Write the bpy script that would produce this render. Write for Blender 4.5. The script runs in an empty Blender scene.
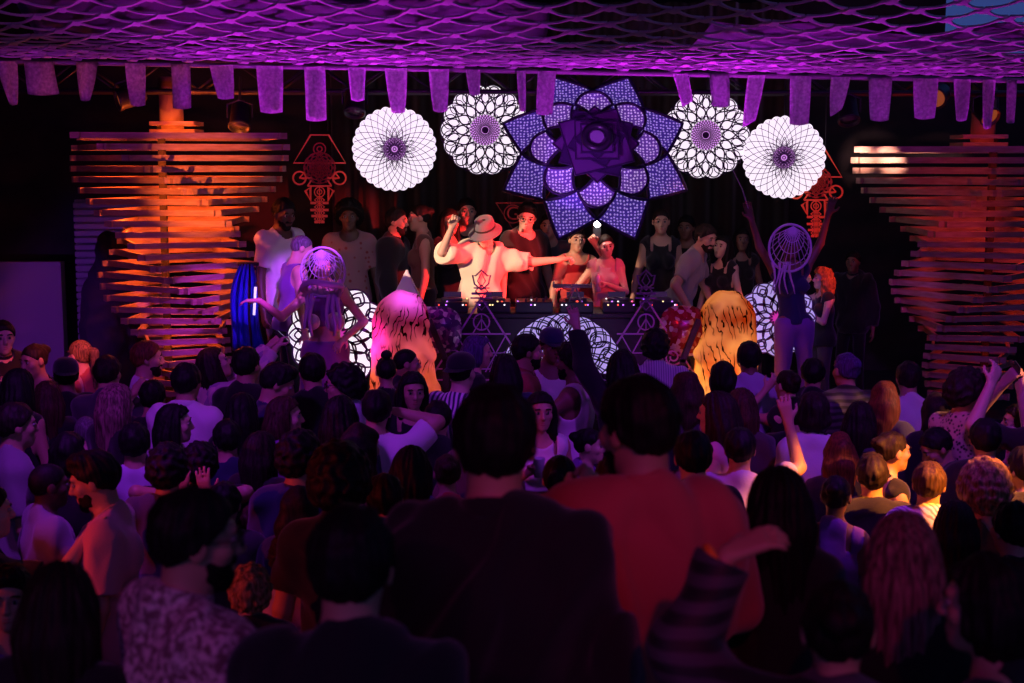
import bpy, bmesh, math, random
import numpy as np
from mathutils import Vector, Matrix, Euler
random.seed(7)
R = math.radians
C = bpy.context.scene.collection
SC = bpy.context.scene

# ------------------------------------------------------------------ camera
W, H, F = 1024, 683, 1422.0
CAM = Vector((0, 0, 3.25)); TILT = R(7.3)
cd = bpy.data.cameras.new('camera'); cam = bpy.data.objects.new('camera', cd); C.objects.link(cam)
cam.location = CAM; cam.rotation_euler = (R(90) - TILT, 0, 0)
cd.sensor_width = 36; cd.lens = F / W * 36; cd.clip_start = .05; cd.clip_end = 200
cd.dof.use_dof = True; cd.dof.focus_distance = 12.0; cd.dof.aperture_fstop = 3.4
SC.camera = cam
FW = Vector((0, math.cos(TILT), -math.sin(TILT))); UP = Vector((0, math.sin(TILT), math.cos(TILT)))

def ray(px, py):
    return FW + Vector((1, 0, 0)) * ((px - W / 2) / F) + UP * ((H / 2 - py) / F)
def at(px, py, Y):
    """the point of the place seen at a pixel, at depth Y from the camera"""
    r = ray(px, py); return CAM + r * (Y / r.y)
def at_z(px, py, z):
    r = ray(px, py); return CAM + r * ((z - CAM.z) / r.z)
def mpp(Y):                       # metres per pixel at depth Y
    return Y / F

# ------------------------------------------------------------------ view, sky
SC.view_settings.view_transform = 'Standard'; SC.view_settings.look = 'None'
SC.view_settings.gamma = 1; SC.view_settings.use_curve_mapping = False
SC.view_settings.exposure = 0.0
SC.cycles.use_denoising = True
SC.cycles.max_bounces = 5; SC.cycles.diffuse_bounces = 2; SC.cycles.glossy_bounces = 2
SC.cycles.transmission_bounces = 3; SC.cycles.transparent_max_bounces = 6
SC.cycles.sample_clamp_indirect = 3
wd = bpy.data.worlds.new('dusk_sky'); SC.world = wd; wd.use_nodes = True
bg = wd.node_tree.nodes['Background']
bg.inputs[0].default_value = (.028, .05, .2, 1); bg.inputs[1].default_value = 1.0

# ------------------------------------------------------------------ lamps
PURPLE = (.36, .03, 1.0); MAGENTA = (.75, .02, 1.0); ORANGE = (1.0, .25, .03); RED = (1.0, .03, .03)
PINK = (1.0, .04, .45); WARM = (1.0, .62, .42); VIOLET = (.22, .03, 1.0)
def spot(name, loc, to, power, col, angle=40, blend=.5, radius=.06):
    l = bpy.data.lights.new(name, 'SPOT'); l.energy = power; l.color = col
    l.spot_size = R(angle); l.spot_blend = blend; l.shadow_soft_size = radius
    o = bpy.data.objects.new(name, l); C.objects.link(o); o.location = loc
    o.rotation_euler = (Vector(to) - Vector(loc)).to_track_quat('-Z', 'Y').to_euler(); return o
def point(name, loc, power, col, radius=.04):
    l = bpy.data.lights.new(name, 'POINT'); l.energy = power; l.color = col; l.shadow_soft_size = radius
    o = bpy.data.objects.new(name, l); C.objects.link(o); o.location = loc; return o
def area(name, loc, to, power, col, sx, sy):
    l = bpy.data.lights.new(name, 'AREA'); l.energy = power; l.color = col; l.shape = 'RECTANGLE'; l.size = sx; l.size_y = sy
    o = bpy.data.objects.new(name, l); C.objects.link(o); o.location = loc
    o.rotation_euler = (Vector(to) - Vector(loc)).to_track_quat('-Z', 'Y').to_euler(); return o
# house lights over the terrace, behind the camera
area('house_wash', (-1.0, -1.2, 5.2), (0, 7.0, 1.4), 24, (.42, .03, .75), 4, .6)
spot('house_wash_red', (.9, -1.2, 5.2), at(655, 540, 3.75), 150, (1, .02, .1), 20, .9, .1)
spot('house_wash_mauve', (-2.6, -1.2, 5.0), at(180, 610, 3.3), 70, (1, .06, .4), 24, .9, .1)
spot('red_side_light', (-5.6, 4.4, 3.2), at(85, 485, 6.3), 420, (1, .05, .06), 34, .8, .05)
for x in (-2.3, 2.3): spot('crowd_wash', (x, 6.6, 4.45), (x, 8.9, 1.4), 250, PURPLE, 88, .7, .12)
spot('crowd_wash_magenta', (-3.2, 6.0, 5.5), (-3.0, 9.6, 1.4), 60, MAGENTA, 80, .8, .15)
# magenta floods just below the canopy edge, pointing up at it
for i, (x, p) in enumerate([(-4.9, 6), (-3.6, 10), (-2.3, 20), (-1.0, 30), (.4, 30), (1.8, 28), (3.1, 16), (4.6, 11)]):
    spot('canopy_flood', (x, 10.95, 3.3), (x, 11.9, 4.1), p, (.68, .02, 1), 110, .9, 0)
for i, (x, p) in enumerate([(-4.2, 130), (-1.4, 560), (1.4, 560), (4.2, 220)]):
    spot('canopy_uplight', (x, 11.5, 1.15), (x * .97, 10.4, 4.4), p, MAGENTA, 70, .9, .05)
# stage lamps
spot('key_light', (-4.6, 9.8, 3.7), at(478, 256, 13.5), 2500, WARM, 9.5, .35, .04)
spot('red_light', (2.3, 11.9, 2.75), at(530, 250, 13.6), 2400, RED, 22, .5, .03)
spot('red_light_rear', (1.9, 12.1, 3.0), at(605, 262, 13.6), 130, RED, 22, .6, .05)
spot('crew_light', (-2.2, 11.0, 3.7), at(412, 235, 13.9), 40, (1, .07, .04), 14, .6, .05)
spot('couple_light', (1.2, 10.6, 3.75), at(695, 255, 13.6), 60, (1, .22, .14), 14, .6, .05)
spot('curls_light', (4.6, 10.8, 3.6), at(824, 278, 12.9), 420, (1, .1, .04), 11, .6, .05)
spot('violet_light', (-1.2, 9.8, 3.8), at(305, 275, 12.6), 850, (.45, .07, 1.0), 15, .5, .05)
spot('violet_light_right', (2.4, 10.0, 3.8), at(785, 290, 12.5), 60, (.36, .05, 1.0), 20, .5, .05)
spot('violet_floor_light', (-1.0, 10.4, 2.9), at(238, 290, 12.3), 420, (.5, .03, 1.0), 17, .6, .05)
spot('wall_light', (-4.9, 12.7, 1.9), at(100, 320, 15.2), 62, (.35, .04, .9), 60, .6, .02)
spot('pink_crowd_light', (-1.3, 8.4, 3.7), at(184, 366, 11.1), 420, (1, .16, .36), 12, .8, .04)
# orange lamp on the audience at the side
spot('orange_crowd_light', (4.8, 5.7, 4.1), at(948, 474, 7.4), 6000, (1, .25, .02), 17, .7, .04)
spot('orange_crowd_light_far', (6.4, 8.0, 3.6), at(912, 408, 9.4), 1500, (1, .34, .2), 11, .7, .04)
spot('red_crowd_light', (-2.2, 8.6, 3.6), at(52, 362, 11.2), 620, (1, .1, .03), 13, .7, .04)
# ------------------------------------------------------------------ materials
MATS = {}
def nt(m):
    return m.node_tree.nodes, m.node_tree.links
def mat(name, col, rough=.7, metal=0, emit=None, estr=0, bump=None, sheen=0, spec=.4, alpha=1, trans=0):
    if name in MATS: return MATS[name]
    m = bpy.data.materials.new(name); m.use_nodes = True; n, l = nt(m); b = n['Principled BSDF']
    b.inputs['Base Color'].default_value = (*col, 1); b.inputs['Roughness'].default_value = rough
    b.inputs['Metallic'].default_value = metal; b.inputs['Specular IOR Level'].default_value = spec
    if sheen: b.inputs['Sheen Weight'].default_value = sheen
    if emit: b.inputs['Emission Color'].default_value = (*emit, 1); b.inputs['Emission Strength'].default_value = estr
    if bump:
        t = n.new('ShaderNodeTexCoord'); x = n.new('ShaderNodeTexNoise'); x.inputs['Scale'].default_value = bump[0]; x.inputs['Detail'].default_value = 3
        bp = n.new('ShaderNodeBump'); bp.inputs['Strength'].default_value = bump[1]; bp.inputs['Distance'].default_value = .01
        l.new(t.outputs['Object'], x.inputs['Vector']); l.new(x.outputs[0], bp.inputs['Height']); l.new(bp.outputs[0], b.inputs['Normal'])
    MATS[name] = m; return m
def ramp_mat(name, tex, stops, rough=.7, sheen=0, spec=.3, scale=(1, 1, 1), emit=0, metal=0):
    """object-space texture through a colour ramp; tex is a function (nodes, links, vector socket) -> factor socket"""
    if name in MATS: return MATS[name]
    m = bpy.data.materials.new(name); m.use_nodes = True; n, l = nt(m); b = n['Principled BSDF']
    t = n.new('ShaderNodeTexCoord'); mp = n.new('ShaderNodeMapping'); mp.inputs['Scale'].default_value = scale
    l.new(t.outputs['Object'], mp.inputs['Vector'])
    r = n.new('ShaderNodeValToRGB'); el = r.color_ramp.elements
    while len(el) < len(stops): el.new(.5)
    for e, (p, c) in zip(el, stops): e.position = p; e.color = (*c, 1)
    l.new(tex(n, l, mp.outputs[0]), r.inputs[0]); l.new(r.outputs[0], b.inputs['Base Color'])
    b.inputs['Roughness'].default_value = rough; b.inputs['Specular IOR Level'].default_value = spec; b.inputs['Metallic'].default_value = metal
    if sheen: b.inputs['Sheen Weight'].default_value = sheen
    if emit: l.new(r.outputs[0], b.inputs['Emission Color']); b.inputs['Emission Strength'].default_value = emit
    MATS[name] = m; return m
def t_noise(scale, detail=3):
    def f(n, l, v):
        x = n.new('ShaderNodeTexNoise'); x.inputs['Scale'].default_value = scale; x.inputs['Detail'].default_value = detail
        l.new(v, x.inputs['Vector']); return x.outputs[0]
    return f
def t_wave(scale, axis='X', dist=0):
    def f(n, l, v):
        x = n.new('ShaderNodeTexWave'); x.bands_direction = axis; x.inputs['Scale'].default_value = scale; x.inputs['Distortion'].default_value = dist
        l.new(v, x.inputs['Vector']); return x.outputs['Fac']
    return f
def t_vor(scale, out='Distance', rnd=1.0):
    def f(n, l, v):
        x = n.new('ShaderNodeTexVoronoi'); x.inputs['Scale'].default_value = scale; x.inputs['Randomness'].default_value = rnd
        l.new(v, x.inputs['Vector']); return x.outputs[out]
    return f

SKIN = {'pale': (.62, .38, .28), 'tan': (.46, .26, .17), 'olive': (.38, .21, .13), 'brown': (.2, .1, .06), 'dark': (.09, .045, .03)}
def skin(k): return mat('skin_' + k, SKIN[k], .5, spec=.45, bump=(60, .08))
HAIRC = {'black': (.012, .009, .009), 'dark': (.025, .015, .012), 'brown': (.07, .035, .02), 'auburn': (.16, .05, .02), 'blonde': (.36, .22, .1),
         'copper': (.5, .16, .05), 'grey': (.2, .19, .2), 'streak': (.3, .15, .14), 'violet': (.1, .05, .2)}
def hairm(k):
    c = HAIRC[k]
    d = tuple(x * .35 for x in c)
    if k in ('streak', 'blonde'): d = tuple(x * .2 for x in c)
    return ramp_mat('hair_' + k, t_noise(6, 4), [(.35, d), (.65, c)], .6, 0, .17, (16, 16, 1.6))
CLOTH = {'white': (.72, .7, .7), 'cream': (.7, .6, .46), 'lilac': (.5, .42, .6), 'slate': (.13, .12, .14), 'grey': (.22, .21, .23), 'dgrey': (.06, .058, .065), 'black': (.012, .011, .013),
         'navy': (.02, .025, .07), 'blue': (.03, .06, .4), 'brown': (.13, .06, .04), 'red': (.45, .05, .05), 'rust': (.3, .09, .05), 'pink': (.6, .28, .32),
         'olive': (.1, .1, .05), 'purple': (.2, .07, .32), 'denim': (.05, .08, .16), 'coral': (.5, .12, .1), 'tan': (.3, .19, .11)}
def cloth(k):
    if k == 'stripe': return ramp_mat('cloth_stripe', t_wave(9, 'X'), [(.4, (.05, .04, .1)), (.6, (.7, .68, .7))], .85, .2)
    if k == 'finestripe': return ramp_mat('cloth_finestripe', t_wave(16, 'X'), [(.1, (.25, .22, .35)), (.6, (.62, .6, .66))], .85, .2)
    if k == 'floral': return ramp_mat('cloth_floral', t_noise(55, 5), [(.42, (.2, .11, .12)), (.6, (.75, .6, .6))], .85, .2)
    if k == 'leopard': return ramp_mat('cloth_leopard', t_vor(42), [(.25, (.02, .015, .015)), (.5, (.5, .42, .25))], .85, .2)
    if k == 'knit': return ramp_mat('cloth_knit', t_wave(14, 'DIAGONAL', 6), [(.3, (.3, .26, .28)), (.6, (.75, .7, .72))], .9, .3)
    if k == 'print': return ramp_mat('cloth_print', t_vor(16), [(.16, (.2, .03, .03)), (.3, (.26, .15, .15))], .85, .2)
    if k == 'jacket': return ramp_mat('cloth_jacket', t_wave(7, 'Z', 2), [(.3, (.012, .012, .015)), (.7, (.06, .055, .07))], .6, .1)
    if k == 'check': return ramp_mat('cloth_check', t_vor(12, 'Color'), [(.3, (.35, .3, .4)), (.7, (.75, .62, .55))], .85, .2)
    return mat('cloth_' + k, CLOTH[k], .85, sheen=.25, bump=(90, .15), spec=.2)

# ------------------------------------------------------------------ mesh helpers
def link(name, me, m=None, parent=None):
    o = bpy.data.objects.new(name, me)
    if m is not None: me.materials.append(m)
    C.objects.link(o)
    if parent is not None: o.parent = parent
    return o
def build(name, bm, m=None, parent=None, smooth=False):
    bmesh.ops.recalc_face_normals(bm, faces=bm.faces)
    me = bpy.data.meshes.new(name); bm.to_mesh(me); bm.free()
    if smooth:
        me.polygons.foreach_set('use_smooth', [True] * len(me.polygons))
    return link(name, me, m, parent)
def tag(o, label=None, cat=None, group=None, kind=None):
    if label: o['label'] = label
    if cat: o['category'] = cat
    if group: o['group'] = group
    if kind: o['kind'] = kind
    return o
def empty(name, loc, rz=0, label=None, cat=None, group=None):
    o = bpy.data.objects.new(name, None); o.empty_display_size = .1; C.objects.link(o)
    o.location = loc; o.rotation_euler = (0, 0, rz); return tag(o, label, cat, group)
def bx(bm, c, s, rot=None, bev=0):
    r = bmesh.ops.create_cube(bm, size=1); vs = r['verts']
    M = Matrix.Translation(Vector(c)) @ (rot.to_4x4() if rot is not None else Matrix.Identity(4)) @ Matrix.Diagonal((*s, 1))
    bmesh.ops.transform(bm, matrix=M, verts=vs)
    if bev: bmesh.ops.bevel(bm, geom=list({e for v in vs for e in v.link_edges}), offset=bev, segments=2, affect='EDGES', profile=.5)
    return vs
def bar(bm, a, b, w, d=None, up=Vector((0, 1, 0))):
    """rectangular bar from a to b: w across, d along up"""
    a = Vector(a); b = Vector(b); z = (b - a); L = z.length
    if L < 1e-6: return
    z.normalize(); y = Vector(up); y = y - z * y.dot(z)
    if y.length < 1e-4: y = Vector((1, 0, 0)) - z * z.x
    y.normalize(); x = y.cross(z); M = Matrix((x, y, z)).transposed()
    bx(bm, (a + b) / 2, (w, d or w, L + w * .5), M)
def tube(bm, pts, r, n=8, cyc=False, r2=None):
    pts = [Vector(p) for p in pts]; N = len(pts); rings = []
    up = Vector((.13, .21, .97))
    for i, p in enumerate(pts):
        t = (pts[(i + 1) % N] - pts[i - 1]) if cyc else (pts[min(i + 1, N - 1)] - pts[max(i - 1, 0)])
        t.normalize(); x = up - t * up.dot(t)
        if x.length < .05: x = Vector((1, 0, 0)) - t * t.x
        x.normalize(); y = t.cross(x); up = x
        rr = r if r2 is None else r + (r2 - r) * i / max(N - 1, 1)
        rings.append([bm.verts.new(p + (x * math.cos(2 * math.pi * k / n) + y * math.sin(2 * math.pi * k / n)) * rr) for k in range(n)])
    for i in range(N if cyc else N - 1):
        A, B = rings[i], rings[(i + 1) % N]
        for k in range(n): bm.faces.new((A[k], A[(k + 1) % n], B[(k + 1) % n], B[k]))
    if not cyc: bm.faces.new(rings[0][::-1]); bm.faces.new(rings[-1])
def lathe(bm, prof, n=24, M=None):
    rings = []
    M = M or Matrix.Identity(4)
    for (r, z) in prof:
        rings.append([bm.verts.new(M @ Vector((r * math.cos(2 * math.pi * k / n), r * math.sin(2 * math.pi * k / n), z))) for k in range(n)])
    for A, B in zip(rings, rings[1:]):
        for k in range(n): bm.faces.new((A[k], A[(k + 1) % n], B[(k + 1) % n], B[k]))
    if prof[0][0] > 1e-5: bm.faces.new(rings[0][::-1])
    if prof[-1][0] > 1e-5: bm.faces.new(rings[-1])
    bmesh.ops.remove_doubles(bm, verts=bm.verts, dist=1e-6)
# ------------------------------------------------------------------ bodies: one smooth surface from blended limbs
B8 = 8
def V3(*a): return np.array(a, float)
def smin(a, b, k):
    h = np.maximum(k - np.abs(a - b), 0) / k
    return np.minimum(a, b) - h * h * k * .25
class Grid:
    """rectilinear grid in blocks of 8x8x8 points"""
    def __init__(s, xs, ys, zs):
        def pad(v):
            n = -len(v) % B8; st = v[-1] - v[-2]
            return np.concatenate([v, v[-1] + st * np.arange(1, n + 1)]).astype(np.float32)
        s.v = [pad(v) for v in (xs, ys, zs)]; s.n = [len(v) // B8 for v in s.v]
        bs = [v.reshape(-1, B8) for v in s.v]
        I, J, K = np.meshgrid(*[np.arange(n) for n in s.n], indexing='ij')
        s.ijk = (I.ravel(), J.ravel(), K.ravel()); s.b = bs
        c = [((b[:, 0] + b[:, -1]) / 2) for b in bs]; h = [((b[:, -1] - b[:, 0]) / 2) for b in bs]
        s.c = np.stack([c[a][s.ijk[a]] for a in range(3)], 1); s.h = np.sqrt(sum(h[a][s.ijk[a]] ** 2 for a in range(3)))
        s.F = np.full((len(s.h), B8, B8, B8), .2, np.float32)
    def pts(s, m):
        return (s.b[0][s.ijk[0][m]][:, :, None, None], s.b[1][s.ijk[1][m]][:, None, :, None], s.b[2][s.ijk[2][m]][:, None, None, :])
    def dense(s):
        n = s.n
        return s.F.reshape(n[0], n[1], n[2], B8, B8, B8).transpose(0, 3, 1, 4, 2, 5).reshape(n[0] * B8, n[1] * B8, n[2] * B8)
def d_cap(P, p):
    a, b, ra, rb = p
    ba = b - a; bb = float(ba @ ba) + 1e-12
    x, y, z = P[0] - a[0], P[1] - a[1], P[2] - a[2]
    t = np.clip((x * ba[0] + y * ba[1] + z * ba[2]) / bb, 0, 1)
    return np.sqrt((x - t * ba[0]) ** 2 + (y - t * ba[1]) ** 2 + (z - t * ba[2]) ** 2) - (ra + (rb - ra) * t)
def d_flat(P, p):      # limb with a straight cut at its far end
    a, b, ra, rb = p
    ba = b - a; n = ba / (np.linalg.norm(ba) + 1e-9)
    return np.maximum(d_cap(P, p), (P[0] - b[0]) * n[0] + (P[1] - b[1]) * n[1] + (P[2] - b[2]) * n[2])
def d_ell(P, p):
    c, r, M = p
    x, y, z = P[0] - c[0], P[1] - c[1], P[2] - c[2]
    if M is not None:
        x, y, z = (x * M[0, 0] + y * M[1, 0] + z * M[2, 0]), (x * M[0, 1] + y * M[1, 1] + z * M[2, 1]), (x * M[0, 2] + y * M[1, 2] + z * M[2, 2])
    k0 = np.sqrt((x / r[0]) ** 2 + (y / r[1]) ** 2 + (z / r[2]) ** 2) + 1e-6
    k1 = np.sqrt((x / r[0] ** 2) ** 2 + (y / r[1] ** 2) ** 2 + (z / r[2] ** 2) ** 2) + 1e-6
    return k0 * (k0 - 1) / k1
def bbox(pr):
    t, p = pr[0], pr[1]
    if t in 'cf':
        r = max(p[2], p[3]); return np.minimum(p[0], p[1]) - r, np.maximum(p[0], p[1]) + r
    r = max(p[1]) if p[2] is not None else p[1]
    return p[0] - r, p[0] + r
def offs(pr, o):
    t, p, k, s = pr
    if t in 'cf': return (t, (p[0], p[1], p[2] + o, p[3] + o), k, s)
    return (t, (p[0], p[1] + o, p[2]), k, s)
def field(prims, cell, pad=.03, zfn=None, mods=(), cuts=()):
    lo = np.min([bbox(p)[0] for p in prims if p[3] > 0], 0) - pad; hi = np.max([bbox(p)[1] for p in prims if p[3] > 0], 0) + pad
    xs = np.arange(lo[0], hi[0] + cell, cell); ys = np.arange(lo[1], hi[1] + cell, cell)
    if zfn:
        zs = [lo[2]]
        while zs[-1] < hi[2]: zs.append(zs[-1] + zfn(zs[-1]))
        zs = np.array(zs)
    else: zs = np.arange(lo[2], hi[2] + cell, cell)
    g = Grid(xs, ys, zs)
    for t, p, k, sg in prims:
        fn = {'c': d_cap, 'f': d_flat, 'e': d_ell}[t]
        cen = (g.c[:, 0], g.c[:, 1], g.c[:, 2])
        near = np.nonzero(fn(cen, p) < g.h + k + .03)[0]
        if not len(near): continue
        d = fn(g.pts(near), p).astype(np.float32)
        if sg > 0: g.F[near] = smin(g.F[near], d, k)
        else: g.F[near] = -smin(-g.F[near], d, k)
    act = np.nonzero(np.abs(g.F).min(axis=(1, 2, 3)) < .05)[0]
    if len(act):
        P = g.pts(act); f = g.F[act]
        for fn in mods: f = f + fn(P)
        for fn in cuts: f = np.maximum(f, fn(P))
        g.F[act] = f
    return g
def nets(g):
    Fd = g.dense(); nx, ny, nz = Fd.shape
    S = Fd < 0
    cnt = np.zeros((nx - 1, ny - 1, nz - 1), np.int8)
    for i in (0, 1):
        for j in (0, 1):
            for k in (0, 1): cnt += S[i:nx - 1 + i, j:ny - 1 + j, k:nz - 1 + k]
    I, J, K = np.nonzero((cnt > 0) & (cnt < 8)); n = len(I)
    if n == 0: return None
    idx = np.full((nx - 1, ny - 1, nz - 1), -1, np.int32); idx[I, J, K] = np.arange(n)
    cf = {}
    cor = [(i, j, k) for i in (0, 1) for j in (0, 1) for k in (0, 1)]
    for c in cor: cf[c] = Fd[I + c[0], J + c[1], K + c[2]]
    acc = np.zeros((n, 3), np.float32); w = np.zeros(n, np.float32)
    for a in cor:
        for ax in range(3):
            if a[ax] == 0:
                b = list(a); b[ax] = 1; b = tuple(b)
                fa, fb = cf[a], cf[b]; m = (fa < 0) != (fb < 0)
                t = np.where(m, fa / np.where(m, fa - fb, 1), 0)
                for q in range(3): acc[:, q] += np.where(m, (t if q == ax else a[q]), 0)
                w += m
    acc /= w[:, None]
    vx, vy, vz = g.v
    co = np.empty((n, 3), np.float32)
    co[:, 0] = vx[I] + acc[:, 0] * (vx[I + 1] - vx[I]); co[:, 1] = vy[J] + acc[:, 1] * (vy[J + 1] - vy[J]); co[:, 2] = vz[K] + acc[:, 2] * (vz[K + 1] - vz[K])
    quads = []
    for ax in range(3):
        sl0 = [slice(1, -1)] * 3; sl1 = [slice(1, -1)] * 3
        sl0[ax] = slice(0, -1); sl1[ax] = slice(1, None)
        A, Bb = S[tuple(sl0)], S[tuple(sl1)]
        e = np.argwhere(A != Bb)
        if not len(e): continue
        fl = A[e[:, 0], e[:, 1], e[:, 2]]
        o = [1, 1, 1]; o[ax] = 0
        e = e + np.array(o)
        u, v = (ax + 1) % 3, (ax + 2) % 3
        def cell(du, dv):
            q = e.copy(); q[:, u] -= du; q[:, v] -= dv
            return idx[q[:, 0], q[:, 1], q[:, 2]]
        q = np.stack([cell(1, 1), cell(0, 1), cell(0, 0), cell(1, 0)], 1)
        q[~fl] = q[~fl][:, ::-1]
        quads.append(q)
    q = np.concatenate(quads); q = q[(q >= 0).all(1)]
    return co, q
def mesh_from(name, co, q):
    me = bpy.data.meshes.new(name)
    me.vertices.add(len(co)); me.vertices.foreach_set('co', co.astype(np.float32).ravel())
    me.loops.add(q.size); me.loops.foreach_set('vertex_index', q.astype(np.int32).ravel())
    me.polygons.add(len(q)); me.polygons.foreach_set('loop_start', np.arange(0, q.size, 4, dtype=np.int32))
    me.polygons.foreach_set('use_smooth', np.ones(len(q), bool))
    me.update(calc_edges=True); return me
def surf(name, prims, cell, m, parent=None, **kw):
    r = nets(field(prims, cell, **kw))
    if r is None: return None
    return link(name, mesh_from(name, *r), m, parent)

def cap(a, b, ra, rb=None, k=.02, s=1): return ('c', (np.asarray(a, float), np.asarray(b, float), ra, ra if rb is None else rb), k, s)
def ell(c, r, M=None, k=.02, s=1): return ('e', (np.asarray(c, float), np.asarray(r, float), M), k, s)
def rot(ax, ay, az):
    return np.array(Euler((R(ax), R(ay), R(az)), 'XYZ').to_matrix())

def hand_prims(w, f, n, side, curl, spread=.12, s=1.0):
    """palm, four fingers and a thumb; w wrist, f along the hand, n out of the palm, side = +1 for a right hand"""
    f = f / np.linalg.norm(f); n = n - f * (n @ f); n = n / (np.linalg.norm(n) + 1e-9); u = np.cross(f, n) * -side   # u: towards the thumb
    P = []
    for q in (-.028, -.009, .010, .028):
        P.append(cap(w + u * q * .55 * s, w + f * .09 * s + u * q * s, .014 * s, .0125 * s, .016))
    for i, (q, L) in enumerate([(.03, .072), (.0105, .082), (-.0095, .076), (-.0285, .058)]):
        a = w + f * .09 * s + u * q * s; ang = 0; d0 = f + u * spread * (1.2 - i * .8); d0 /= np.linalg.norm(d0)
        for j, fr in enumerate((.45, .32, .23)):
            ang += curl * (.95, 1.35, .9)[j]
            d = d0 * math.cos(ang) + n * math.sin(ang); b = a + d * L * fr * s
            P.append(cap(a, b, (.0098 - j * .0008) * s, (.009 - j * .0008) * s, .006)); a = b
    a = w + f * .025 * s + u * .03 * s
    d = f * .55 + u * (.75 - .5 * curl) + n * (.25 + .5 * curl); d /= np.linalg.norm(d)
    b = a + d * .045 * s; P.append(cap(a, b, .0135 * s, .011 * s, .014))
    d2 = f * .85 + u * (.35 - .5 * curl) + n * (.2 + .4 * curl); d2 /= np.linalg.norm(d2)
    P.append(cap(b, b + d2 * .035 * s, .0105 * s, .009 * s, .006))
    return P

ARMS = {  # hand target (x out to the side, y forward, z), elbow pole, curl
    'down': ((.27, .06, .84), (.4, -1, 0), .35), 'hip': ((.2, .1, .98), (1, -.6, 0), .4), 'up': ((.26, .12, 1.93), (1, .2, -.2), .25),
    'fist': ((.3, .14, 1.72), (1, .1, -.6), 1.25), 'phone': ((.08, .36, 1.6), (.9, .2, -1), .75), 'head': ((.1, .0, 1.7), (1, .25, .2), .4),
    'chest': ((.1, .3, 1.24), (.7, -.3, -1), .8), 'drink': ((.12, .32, 1.3), (.7, -.2, -1), .85), 'wave': ((.42, .18, 1.82), (1, 0, -.4), .1),
    'out': ((.66, .12, 1.42), (.2, -.4, -1), .5), 'fwd': ((.16, .5, 1.4), (.4, 0, -1), .5), 'clap': ((.06, .3, 1.38), (.8, -.1, -1), .05),
    'high': ((.3, .06, 2.0), (1, .1, 0), .15), 'face': ((.06, .2, 1.56), (.8, .1, -1), .5)}
EYE = {}
def eye_mesh():
    if 'm' not in EYE:
        bm = bmesh.new(); bmesh.ops.create_uvsphere(bm, u_segments=12, v_segments=8, radius=.0118)
        me = bpy.data.meshes.new('eye'); 
        for f in bm.faces:
            f.smooth = True; f.material_index = 1 if f.calc_center_median().y > .0078 else 0
        bm.to_mesh(me); bm.free()
        me.materials.append(mat('eye_white', (.26, .23, .22), .3)); me.materials.append(mat('eye_iris', (.02, .012, .01), .1)); EYE['m'] = me
        bm = bmesh.new(); tube(bm, [(-.019, -.004, -.004), (-.006, .002, .002), (.008, .003, .002), (.019, -.003, -.002)], .0042, 6)
        me = bpy.data.meshes.new('eyebrow'); bm.to_mesh(me); bm.free(); EYE['b'] = me
    return EYE['m'], EYE['b']

def lip_mesh(sk):
    if sk not in EYE:
        bm = bmesh.new()
        tube(bm, [(-.023, -.008, 0), (-.012, .001, .0055), (0, .004, .0045), (.012, .001, .0055), (.023, -.008, 0)], .0042, 6)
        tube(bm, [(-.022, -.008, -.001), (-.011, .001, -.007), (0, .003, -.008), (.011, .001, -.007), (.022, -.008, -.001)], .005, 6)
        for f in bm.faces: f.smooth = True
        me = bpy.data.meshes.new('lips'); bm.to_mesh(me); bm.free()
        c = SKIN[sk]; me.materials.append(mat('lips_' + sk, (c[0] * .8, c[1] * .45, c[2] * .5), .4)); EYE[sk] = me
    return EYE[sk]
def folds(seed, amp, wide_=None):
    wide_ = amp if wide_ is None else wide_
    r = np.random.RandomState(seed); T = r.normal(size=(6, 3)) * np.array([21, 21, 11]); ph = r.uniform(0, 6.28, 6)
    def f(P):
        x, y, z = P
        wx = x + .05 * np.sin(7 * z + ph[0]); s = 0
        for i in range(6):
            s = s + np.sin(T[i, 0] * wx + T[i, 1] * y + T[i, 2] * z + ph[i] + 1.2 * np.sin(9 * x + 6 * z + ph[i - 1]))
        t = np.tanh(s / 2.0)
        return np.where(t > 0, amp * t, wide_ * t)
    return f

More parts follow.
